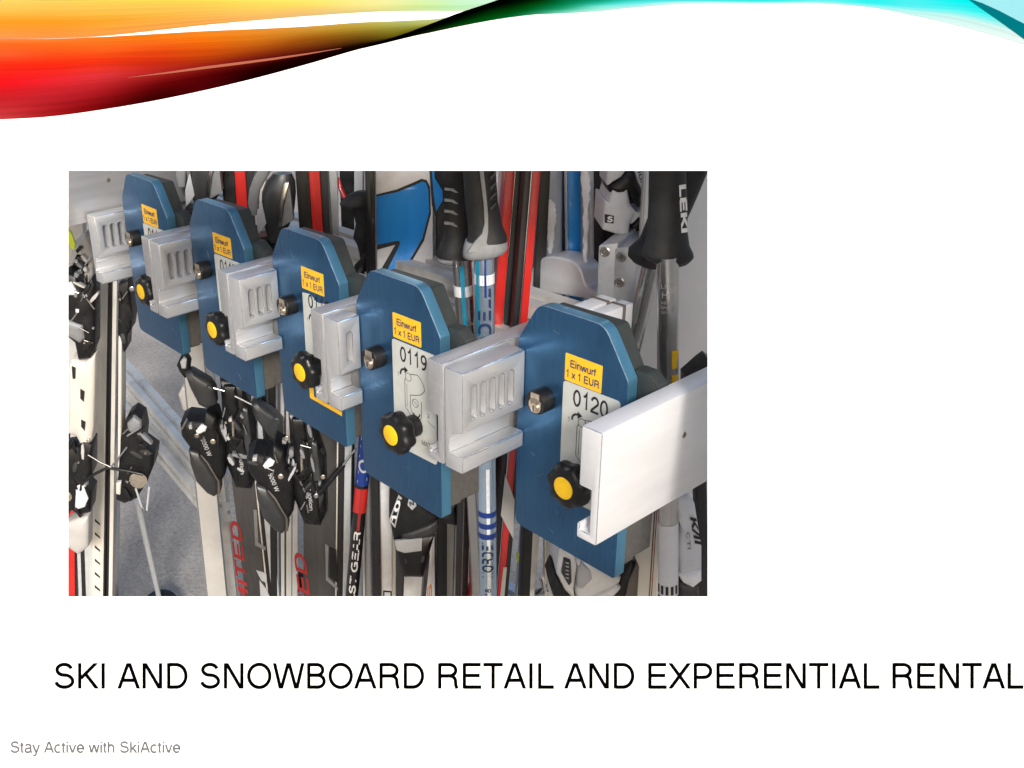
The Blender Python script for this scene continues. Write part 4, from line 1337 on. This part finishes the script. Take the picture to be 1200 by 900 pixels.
sp, tp = pole('black ski pole with blue and red bands and white lettering below plate 0119', (431, 490), (412, 700), .785, 7.6, 'black_gloss', [(480, 566, 'cobalt'), (570, 598, 'red')])
pole_text(sp, tp, 'VOLKL', 563, 500, 'print_silver', 1.5, weight=.14, shear=.15)
pole_text(sp, tp, 'FAST GEAR', 712, 619, 'print_white', 1.0, weight=.15, shear=.1)
stripe(sp, tp, 618, 570, -.15, .25, 'red_dark')
ski('silver ski edge beside the black and blue pole', (431, 560), (433, 700), .83, [('topsheet', -5, 4.5, 'silver_tube', 0, .05), ('sidewall', -8, -5.1, 'creamw', .004, .05)], z1=1.0)
sk, tk = ski('black edged ski left of the blue and white snowboard', (435.5, 250), (442, 640), .80,
    [('base', -6.5, 3.5, 'black_gloss', 0, .05), ('steel_edge', 3.6, 5.0, 'brownish', .001, .05)])
sw, tw = ski('white ski with small black stamp below plate 0119', (452, 480), (452, 700), .81, [('topsheet', -6.5, 7.5, 'white', 0, .05), ('sidewall', 7.6, 12, 'cream', .004, .05)], z1=1.05)
prism('print_mark', [(449, 692), (459, 693), (459, 720), (449, 720)], sw.pl, .0006, 'print_black', tw, 0, off=.0008)
prism('print_mark', [(450.5, 694), (457.5, 694.5), (457.5, 718), (450.5, 718)], sw.pl, .0006, 'white', tw, 0, off=.0010)
ski('white ski with orange print beside the black heel piece', (490, 560), (487, 700), .86, [('topsheet', -30, 18, 'white', 0, .012)], z1=1.02)
# heel piece below plate 0119
pl = Plane(486, 620, .795)
b = thing('ski_binding', 'black binding heel marked 10 with a grey patch below plate 0119', 'binding', pl(486, 680), BG)
body(b, 'heel_piece', [(458, 562), (470, 566), (514, 604), (515, 616), (510, 626), (498, 628), (470, 634), (461, 630), (456, 606)], pl, .055, 'black', .004)
body(b, 'rim', [(470, 626), (490, 618), (513, 610), (514, 621), (508, 627), (490, 630), (472, 634)], pl, .02, 'dgrey', .002, off=.006)
body(b, 'lower_body', [(461, 632), (510, 625), (502, 652), (496, 676), (474, 676), (468, 660)], pl, .045, 'black', .003, off=.002)
body(b, 'patch', [(462, 634), (494.5, 631), (494, 645.5), (474, 648), (465, 645)], pl, .004, 'lgrey', .0006, off=.0115, rad=.8)
body(b, 'lever', [(474, 655), (498, 651.5), (497, 659), (475, 660.5)], pl, .02, 'dgrey', .001, off=.0095)
body(b, 'track', [(464, 648), (472, 656), (474, 672), (472, 720), (464, 720)], pl, .03, 'dgrey', .002, off=-.008)
body(b, 'track', [(497, 676), (504, 650), (503, 660), (497, 720), (493, 720)], pl, .03, 'dgrey', .001, off=-.008)
body(b, 'number_patch', [(467, 580), (471, 583.5), (463, 619), (456, 610)], pl, .003, 'lgrey', .0004, off=.0072, rad=.6)
body(b, 'number_patch', [(466.6, 584), (469.2, 586), (462.4, 615), (457.8, 609)], pl, .003, 'black', .0003, off=.0076, rad=.4)
text_px('lettering', '10', (463.4, 612), (470, 587), 5.6, pl, 'print_white', b, off=.0082, weight=.16)
body(b, 'emblem', [(479, 585), (487, 587), (488, 593), (483, 598), (477.5, 592)], pl, .003, 'lgrey', .0004, off=.0086, rad=.4)
text_px('lettering', 'N', (480.4, 593), (485.6, 592), 5.5, pl, 'print_black', b, off=.0094, weight=.16)
wire(b, 'rim_edge', [(478, 598), (485, 606), (490, 608)], pl, .0012, 'silver_tube', .002)
body(b, 'side_wing', [(517, 606), (532, 590), (536, 616), (524, 614)], pl, .02, 'black', .003)
text_px('lettering', 'RS', (506, 724), (506, 684), 5, pl, 'orange', tw, off=-.035, weight=.16)

# ---- blue and white snowboard, grips and poles between 0119 and 0120 ----
so, to = ski('white snowboard with big blue shapes and black outlines behind plate 0119', (478, 200), (480, 330), .875,
    [('deck', -37, 28, 'white', 0, .010), ('steel_edge', -38.5, -37.1, 'base_black', .001, .009)], name='snowboard', cat='snowboard', group=None)
P = so.pl
def art(pts, m, off, nm='print_shape'):
    return prism(nm, pts, P, .0004, m, to, 0, off=off)
art([(441, 228), (465, 222), (484, 214), (494, 209.5), (500, 211), (504, 219), (505, 250), (497, 282), (478, 314), (470, 328), (448, 330), (443, 318), (441, 290)], 'print_black', .0008)
art([(441, 230.5), (466, 225), (486, 217), (495, 212.8), (499, 214.5), (502, 222), (503, 248), (495, 279), (476, 312), (470, 326), (455, 330), (454, 311), (467, 288), (468, 282), (463, 283), (441, 291)], 'sky_blue', .0014)
art([(441, 287), (465, 282.5), (469, 284), (467, 290), (452, 320), (441, 330)], 'print_black', .0020)
art([(441, 293), (463, 287), (448, 313), (441, 322)], 'white', .0026)
art([(503, 199), (512, 199), (521, 218), (520, 238), (510, 254), (506, 240)], 'print_black', .0014)
art([(506, 199), (513, 199), (520, 220), (519, 234), (511, 248), (508, 226)], 'sky_blue', .0020)
ski('purple and white ski behind the pole grips', (506, 250), (508, 330), .93, [('topsheet', -24, -6, 'purple', 0, .012), ('sidewall', -5.9, 28, 'creamw', .001, .05)])
ski('black ski showing between the snowboard and the pole grips', (517, 260), (517, 300), .91, [('base', -5, 8, 'base_black', 0, .03)], z1=1.35)

def grip(parent, rows, pl, ratio, m, ex=2.3, off=0.0, name='grip'):
    return loft(name, rows, pl, ratio, m, parent, ex, 28, off)
# left pole of the pair
s4, t4 = pole('ski pole with ribbed black grip and teal stripe, left of the pair above 0120', (541, 303), (560, 640), .80, 10.0, 'silver_tube')
G = Plane(532, 260, .80)
gr = grip(t4, [(150, 512, 540), (190, 508, 545), (207, 509, 546), (214, 513, 546), (222, 518, 547), (262, 519.5, 549), (276, 519, 551), (288, 514, 553), (295, 511.5, 554), (299, 511.5, 554)], G, .8, 'black_soft', off=.004)
grip(gr, [(299.3, 511, 554.5), (303, 511.5, 554), (306.5, 520, 552), (308.5, 530, 550)], G, .8, 'gripgrey', 2.3, .004, 'collar')
for y in (220, 233, 246, 260):
    prism('grip_rib', [(521, y), (531, y + 1), (537, y + 6), (534, y + 6), (528, y + 3.6), (521, y + 3)], G, .004, 'gripgrey', gr, 0, off=.0165)
stripe(s4, t4, 308, 560, -.25, .18, 'teal')
tube('sticker', [s4.pt(345), s4.pt(333)], s4.r + .0004, 'print_white', t4, 28)
pole_text(s4, t4, 'sport-', 341, 341.001, 'navy') if False else None
pole_text(s4, t4, 'MODELL', 450, 350, 'navy', 1.1, weight=.15, ang=.35)
# right pole
s5, t5 = pole('light blue metal ski pole with dark blue lettering right of its twin', (567, 296), (572, 700), .765, 10.4, 'ice')
G = Plane(567, 255, .765)
gr = grip(t5, [(150, 545, 578), (200, 542, 580.5), (235, 544.5, 583), (262, 547.5, 588), (275, 548, 593.5), (284, 545, 594.5), (292, 542.5, 592)], G, .78, 'black_soft', off=.004)
grip(gr, [(280, 545, 594), (288, 542.6, 594.5), (294, 541.8, 590), (299, 542, 578), (302, 546, 560)], G, .80, 'gripgrey', 2.3, .0048, 'collar')
prism('grip_stripe', [(562, 199), (566.5, 199), (569.5, 225), (572, 252), (572, 272), (570, 285), (575, 292), (548, 296), (556, 284), (565, 274), (568, 262), (567, 240)], G, .004, 'gripgrey', gr, 0, off=.0222)
for i in range(4):
    y = 203 + i * 12
    prism('grip_rib', [(574, y + 5), (581, y - 2), (582, y), (575, y + 8)], G, .004, 'dgrey', gr, 0, off=.0175)
stripe(s5, t5, 300, 390, -.9, -.45, 'teal')
stripe(s5, t5, 300, 345, .0, .22, 'cobalt')
tube('sticker', [s5.pt(331), s5.pt(319.5)], s5.r + .0004, 'print_white', t5, 28)
pole_text(s5, t5, 'www', 329, 322, 'cobalt', .9, weight=.16)
pole_text(s5, t5, 'MODELL', 424, 335, 'navy', 1.3, weight=.15)
for y in (596, 609, 621):
    tube('print_band', [s5.pt(y + 6), s5.pt(y)], s5.r + .0003, 'cobalt', t5, 28)
pole_text(s5, t5, 'NORDEN', 672, 626, 'navy', 1.25, weight=.14)
pole_text(s5, t5, '18', 692, 684, 'navy', .7, weight=.12)
stripe(s5, t5, 545, 720, -.05, .30, 'print_white', .0002)

# red ski pair
sr, tr = ski('left red ski of the pair behind the light blue pole', (598.5, 200), (585, 370), .83,
    [('topsheet', -6.5, 4.8, 'red', 0, .06), ('steel_edge', 4.9, 6.2, 'chrome', .001, .06), ('base', 6.3, 13, 'base_black', .002, .06)])
sr2, tr2 = ski('right red ski of the pair, striped red and white low down', (628, 200), (613.5, 370), .826,
    [('topsheet', -3.4, 5.6, 'red', 0, .06), ('steel_edge', -5.0, -3.5, 'chrome', .001, .06), ('base', -12, -5.1, 'base_black', .002, .06), ('sidewall', 5.7, 12, 'base_black', .004, .055, .0012, 1.06)])
for q in ([(588, 560), (600, 588), (600, 632), (588, 612)],):
    prism('white_stripe', [(592, 556), (603, 586), (601.5, 632), (587, 604)], sr2.pl, .0006, 'creamw', tr2, 0, off=.0008)
prism('white_stripe', [(590, 665), (594, 665), (591, 699), (586, 699)], sr2.pl, .0006, 'creamw', tr2, 0, off=.0008)
# black ski with chipped edge below
ski('chipped glossy black ski below plate 0119, left of the pole pair', (545, 560), (541, 700), .83, [('topsheet', -8, 7, 'black_gloss', 0, .05), ('steel_edge', -1, 0.4, 'brownish', -.0006, .002), ('sidewall', 7.1, 8.6, 'chrome', .002, .05)], z1=1.03)
pl = Plane(600, 660, .97)
for p, nm, lab in (([(606, 650), (613, 656), (613, 664), (606, 658)], 'strap_end', 'neon yellow strap end low beside the aluminium post'),):
    tag(prism(nm, p, pl, .01, 'neon', None, .001), lab, 'strap')
tag(prism('strap_end', [(510, 636), (518, 645), (516, 652), (509, 648)], Plane(513, 645, .95), .01, 'yellow', None, .001), 'small yellow strap end beside the black heel marked 10', 'strap')

# ---- behind and right of the red skis -----------------------------------
ski('tall grey aluminium backed ski with snow on it, left of the blue ski', (648, 200), (648, 300), .99, [('topsheet', -8, 9.5, 'lgrey', 0, .02), ('steel_edge', -11, -8.1, 'alu_rail', .002, .02), ('sidewall', 10, 11.5, 'chrome', .002, .02), ('base', 12, 16, 'base_black', .003, .02)])
ski('dark ski just right of the red pair', (638, 200), (632, 330), .93, [('base', -6, 7, 'base_black', 0, .03)])
ski('bright blue ski behind the rounded end stop', (674.5, 200), (676, 330), .97, [('topsheet', -9.5, 8, 'sky_blue', 0, .02), ('steel_edge', -10.4, -9.6, 'chrome', .001, .02)])
ski('grey ski with snow along its edge, right of the blue ski', (690, 200), (691, 340), .96, [('topsheet', -7, 1, 'lgrey', 0, .02), ('steel_edge', 1.1, 6, 'alu', .002, .02), ('base', 6.1, 18, 'base_black', .006, .03)])
def snow(label, rows, pl):
    bm = bmesh.new()
    rng = random.Random(len(rows))
    rows2 = []
    for (y, l, r), (y2, l2, r2) in zip(rows, rows[1:]):
        for i in range(5):
            t = i / 5
            rows2.append((y + (y2 - y) * t, l + (l2 - l) * t + rng.uniform(-1.3, 1.3), r + (r2 - r) * t + rng.uniform(-1.3, 1.3)))
    o = loft('snow_patch', rows2, pl, .5, 'snow', None, 2, 12)
    tag(o, label, 'snow')
    bm.free()
snow('lump of snow on the grey ski left of the blue ski', [(234, 641, 646), (240, 637, 650), (252, 637, 652), (270, 641, 650), (286, 641, 648), (300, 643, 647)], Plane(645, 265, .965))
snow('snow along the right edge of the bright blue ski', [(198, 680, 690), (215, 682, 692), (245, 683, 690), (270, 684, 690), (300, 683, 688), (330, 684, 690), (338, 686, 691)], Plane(686, 265, .945))
# white toe piece with square emblem
pl = Plane(735, 240, .90)
b = thing('ski_binding', 'white toe piece with a square emblem above the bolted clamp blocks', 'binding', pl(735, 275), BG)
body(b, 'toe_piece', [(713, 236), (717, 220), (726, 218.5), (735, 220), (738, 238), (745, 247), (738, 262), (736, 274), (731, 278), (725, 275), (706, 269), (708, 234)], pl, .05, 'white', .004)
body(b, 'toe_wing', [(736, 240), (741, 250), (755, 245), (765, 238), (765, 252), (753, 252), (745, 256), (738, 264)], pl, .03, 'white', .003, off=-.003)
body(b, 'cover', [(711, 196), (736, 196), (728, 207), (716, 214), (711, 218)], pl, .04, 'white', .003)
body(b, 'lock_bow', [(712, 218), (722, 210), (734, 200), (742, 200), (744, 216), (750, 228), (752, 240), (748, 244), (742, 238), (737, 226), (735, 219), (724, 217), (714, 226)], pl, .04, 'black', .003, off=-.002)
body(b, 'toe_arm', [(742, 196), (764, 196), (764, 236), (756, 230), (748, 214)], pl, .035, 'white', .003, off=.001)
body(b, 'dark_gap', [(738, 266), (750, 254), (765, 254), (765, 268), (740, 272)], pl, .03, 'black', .002, off=-.012)
body(b, 'emblem', [(709, 251.5), (719.5, 253), (719, 262), (709, 261)], pl, .002, 'print_black', 0, off=.0066, rad=.4)
text_px('lettering', 'S', (710.8, 259.6), (717.6, 260.4), 6.3, pl, 'print_white', b, off=.0074, weight=.2)
text_px('lettering', 'IUI', (747, 202), (750.5, 214), 4, pl, 'navy', b, off=.0060, weight=.14)
ski('dark ski behind the white toe piece', (722, 200), (722, 330), 1.0, [('topsheet', -22, 36, 'black', 0, .012)])

# right end: broad ivory ski, two poles with smooth grips
ski('broad ivory ski filling the right edge behind the poles', (800, 250), (772, 640), .93, [('topsheet', -42, 62, 'ivory', 0, .012), ('steel_edge', -44, -42.1, 'cream', .001, .011)])
s6, t6 = pole('steel ski pole with large smooth black grip and yellow bands at the right', (782.5, 300), (783, 700), .80, 11.2, 'silver_tube', [])
G = Plane(782, 260, .80)
gr = grip(t6, [(120, 754, 806), (160, 758, 804), (200, 759.5, 802), (240, 759, 803.5), (270, 757.5, 804), (285, 755, 806), (293, 752, 810), (298, 752, 811), (302, 756, 808), (306, 764, 804), (309, 770, 797)], G, .85, 'black_soft', 2.1, .004)
text_px('lettering', 'LEKI', (796.3, 217), (798.6, 273), 7.4, G, 'print_white', gr, off=.0262, weight=.19)
stripe(s6, t6, 407, 428, .35, 1.2, 'yellow_cap')
stripe(s6, t6, 435, 450, .35, 1.2, 'yellow_cap')
stripe(s6, t6, 417, 437, .95, 1.25, 'lgrey', .0006)
pole_text(s6, t6, 'LITE', 337, 337.01, 'print_silver') if False else None
for i, (tx, y, x0, x1, h) in enumerate((('LITE', 334, 771, 789, 5), ('HD', 345, 773, 789, 8), ('HIGH', 352.5, 771, 788, 4), ('SPEED', 358, 770, 790, 3.6), ('SHAFT', 363.5, 771, 789, 3.6))):
    c = s6.pt(y)
    view = (Vector((0, 0, CZ)) - c); view = (view - s6.dir * view.dot(s6.dir)).normalized()
    ax = s6.dir.cross(view).normalized()
    if ax.dot(RT) < 0: ax = -ax
    wd = (x1 - x0) * depth(c) / FPX * .8
    hh = h * depth(c) / FPX
    me = glyphs(tx, 0, 1, 3, .08)
    bm = bmesh.new(); bm.from_mesh(me); bpy.data.meshes.remove(me)
    mxx = max(v.co.x for v in bm.verts)
    for v in bm.verts:
        a_ = (v.co.x / mxx - .5) * wd / s6.r * 1.15
        R_ = s6.r + .0004 + v.co.z * .01
        v.co = c + (view * math.cos(a_) + ax * math.sin(a_)) * R_ + s6.dir * (v.co.y / .718 * hh)
    finish('lettering', bm, 'print_silver', t6, 0)
tube('shaft_sleeve', [s6.pt(720), s6.pt(611)], s6.r + .0004, 'alu_white', t6, 28)
for i in range(5):
    a0 = -1.25 + i * .5
    stripe(s6, t6, 691, 681, a0, a0 + .28, 'print_black', .0008)
stripe(s6, t6, 699, 694, -1.3, 1.3, 'print_black', .0008)
s7, t7 = pole('second steel ski pole leaning behind the smooth grip at the right', (766, 300), (738, 420), .845, 10.5, 'silver_tube', [(413, 424, 'orange')])
G = Plane(772, 270, .845)
grip(t7, [(150, 790, 835), (200, 792, 829), (212, 780, 824), (240, 766, 812), (262, 757, 802), (280, 750, 798), (292, 737, 792), (300, 736, 788), (307, 742, 782), (313, 754, 776)], G, .8, 'black_soft', 2.1)
# below the bright arm: white heel piece and dark parts
pl = Plane(808, 630, .83)
b = thing('ski_binding', 'white heel piece with black print at the lower right beside the steel pole', 'binding', pl(808, 690), BG)
body(b, 'heel_piece', [(790, 580), (806, 580), (814, 590), (818, 615), (822, 640), (822, 668), (816, 680), (796, 676), (792, 640), (796, 612), (790, 600)], pl, .05, 'white', .004)
body(b, 'dark_insert', [(786, 596), (796, 612), (796, 650), (790, 660), (784, 650)], pl, .03, 'dgrey', .002, off=-.004)
body(b, 'lower_body', [(794, 680), (818, 684), (821, 720), (794, 720)], pl, .04, 'dgrey', .003, off=-.004)
body(b, 'snow_lump', [(794, 672), (808, 668), (822, 666), (822, 680), (812, 688), (800, 682)], pl, .03, 'snow', .004, off=.004)
text_px('lettering', 'K/II', (808.5, 606), (815, 640), 7, pl, 'print_black', b, off=.0072, weight=.17, shear=.2)
text_px('lettering', 'CTI', (804, 624), (806, 644), 4, pl, 'mgrey', b, off=.0080, weight=.12)
ski('dark ski at the lower right corner behind the white heel piece', (822, 470), (828, 700), .90, [('topsheet', -8, 3, 'base_black', 0, .02), ('steel_edge', 3.1, 10, 'lgrey', .001, .02)], z1=1.06)
pl = Plane(820, 430, .88)
tag(body(None, 'ski_strap', [(806, 446), (824, 430), (832, 424), (838, 428), (838, 455), (806, 460)], pl, .03, 'black', .003), 'black strap end above the bright arm at the right edge', 'strap')
pl = Plane(690, 680, .80)
b = thing('ski_binding', 'white binding with a black side wing under plate 0120', 'binding', pl(690, 700), BG)
body(b, 'toe_piece', [(655, 642), (672, 646), (676, 664), (672, 690), (674, 704), (662, 692), (652, 672)], pl, .05, 'white', .004)
body(b, 'shell', [(674, 656), (690, 656), (728, 676), (726, 682), (712, 692), (690, 700), (676, 702), (673, 690), (678, 668)], pl, .045, 'white', .004, off=-.003)
body(b, 'wing', [(676, 668), (682, 660), (692, 668), (694, 678), (682, 690), (676, 688)], pl, .03, 'lgrey', .004, off=.004)
body(b, 'scale_window', [(661, 655), (669, 658), (670, 682), (667, 687), (658, 672)], pl, .02, 'dgrey', .002, off=.0075)
for i in range(5):
    prism('scale_mark', [(663, 659 + i * 4.4), (666.5, 660 + i * 4.4), (666.5, 661 + i * 4.4), (663, 660 + i * 4.4)], pl, .001, 'print_silver', b, 0, off=.0125)
body(b, 'lower_rim', [(678, 700), (700, 694), (722, 684), (728, 688), (716, 702), (690, 714), (676, 712)], pl, .03, 'white', .003, off=.002)
body(b, 'under_block', [(690, 700), (716, 690), (722, 700), (716, 716), (688, 716)], pl, .03, 'dgrey', .003, off=-.006)
body(b, 'foot', [(644, 686), (650, 672), (662, 690), (676, 704), (668, 712), (650, 704)], pl, .04, 'black', .003)
body(b, 'side_wing', [(716, 700), (728, 674), (740, 656), (748, 662), (746, 690), (740, 712), (716, 712)], pl, .03, 'black', .003, off=-.004)
body(b, 'side_rib', [(730, 712), (738, 678), (747, 660), (749, 664), (746, 712)], pl, .01, 'brownish', .001, off=.002)
ski('cream ski with brown stripes under the bright arm', (758, 600), (752, 700), .90, [('topsheet', -14, 17, 'cream', 0, .012), ('print_band', 8, 10, 'brownish', -.0006, .003), ('print_band', 11, 12, 'red_dark', -.0006, .003)], z1=1.02)
tag(tube('hook', [aty(636, 676, 1.0), aty(640, 690, 1.0), aty(630, 694, 1.0)], .006, 'chrome', None, 10), 'small bright metal hook near the asphalt under plate 0120', 'hook')

# ---- top left: heel pieces, red and dark skis between the upper plates ---
def heel(label, dx, dy, k, Y):
    c = (330, 240)
    f = lambda pts: sh(pts, dx, dy, k, c)
    pl = Plane(*f([(325, 250)])[0], Y)
    b = thing('ski_binding', label, 'binding', pl(*f([(320, 285)])[0]), BG)
    loft('heel_housing', [(f([(0, y)])[0][1], f([(l, y)])[0][0], f([(r, y)])[0][0]) for y, l, r in ((203, 320, 342), (212, 312, 346), (225, 307, 347), (245, 306, 345), (262, 309, 340), (276, 313, 332), (284, 316, 324))], pl, .7, 'dgrey', b, 2.2, 24)
    loft('heel_lever', [(f([(0, y)])[0][1], f([(l, y)])[0][0], f([(r, y)])[0][0]) for y, l, r in ((196, 304, 320), (206, 298, 314), (220, 293, 306), (236, 291, 303), (250, 294, 302))], pl, .6, 'mgrey', b, 2.2, 20, .008)
    body(b, 'side_plate', f([(306, 234), (312, 262), (302, 276), (301, 256)]), pl, .012, 'lgrey', .001, off=.012)
    body(b, 'chrome_strip', f([(333, 215), (339, 214), (332, 240), (329, 266), (325, 265), (326, 244)]), pl, .02, 'chrome', .001, off=.03)
    body(b, 'grey_fin', f([(339, 216), (344, 258), (330, 266), (333, 240)]), pl, .02, 'mgrey', .001, off=.025)
    body(b, 'base_block', f([(300, 278), (318, 276), (330, 268), (330, 296), (300, 296)]), pl, .03, 'black', .002, off=-.01)
    return b
heel('grey and black heel piece with chrome strip above the second blue plate', -84, -33, 1.0, .80)
heel('grey and black heel piece with chrome strip above the middle blue plate', 0, 0, 1.0, .80)
for lab, x, Y in (('red and black ski above the second blue plate', 281, .845), ('red and black ski above the middle blue plate', 368, .835)):
    ski(lab, (x, 200), (x + 5, 280), Y, [('topsheet', -6.3, 6.3, 'red', 0, .06), ('sidewall', -22, -6.5, 'black', .003, .06), ('base', 6.5, 15, 'base_black', .002, .06)])
ski('grey white ski right of the red ski above the middle plate', (389, 200), (391, 275), .88, [('topsheet', -6.5, 5.5, 'lgrey', 0, .03)])
ski('ivory ski between the two upper heel pieces', (297, 200), (299, 260), .90, [('topsheet', -9, 14, 'creamw', 0, .02)])
ski('ivory ski behind the heel piece above the leftmost plates', (207, 200), (212, 250), .90, [('topsheet', -16, 10, 'creamw', 0, .02), ('base', -18, -16.1, 'mgrey', .0, .02)])
ski('dark ski behind the black grip', (408, 200), (410, 270), 1.0, [('topsheet', -10, 12, 'black', 0, .02)])
ski('pale blue grey ski behind the black grip', (420, 200), (420, 270), .98, [('topsheet', -5, 5, 'lgrey', 0, .03), ('steel_edge', 5.1, 7, 'chrome', .001, .03)])
# black grip with mushroom head
pl = Plane(420, 270, .845)
t = thing('ski_pole', 'ski pole with mushroom headed black grip left of the snowboard', 'ski pole', aty(424, 330, .845), PG)
loft('grip', [(224, 418, 434), (228, 408, 436), (233, 402, 437), (238, 398, 437), (241.5, 399, 436), (244, 410, 434), (250, 414, 434), (262, 417, 434), (272, 415, 434), (279, 414, 435), (286, 418, 436), (296, 421, 437), (320, 424, 438)], pl, .75, 'black_soft', t, 2.1, 24)
s8 = Stick((430, 315), (436, 500), .845)
tube('shaft', [s8.b, s8.a], .008, 'black_gloss', t, 16)
loft('strap', [(292, 428, 436), (305, 416, 430), (320, 412, 424), (335, 410, 420)], pl, .3, 'black', t, 2.2, 14, .02)
tag(tube('strap_loop', [aty(396, 208, .99), aty(399, 220, .99), aty(404, 232, .99)], .004, 'red', None, 8), 'thin red strap behind the upper skis left of the black grip', 'strap')
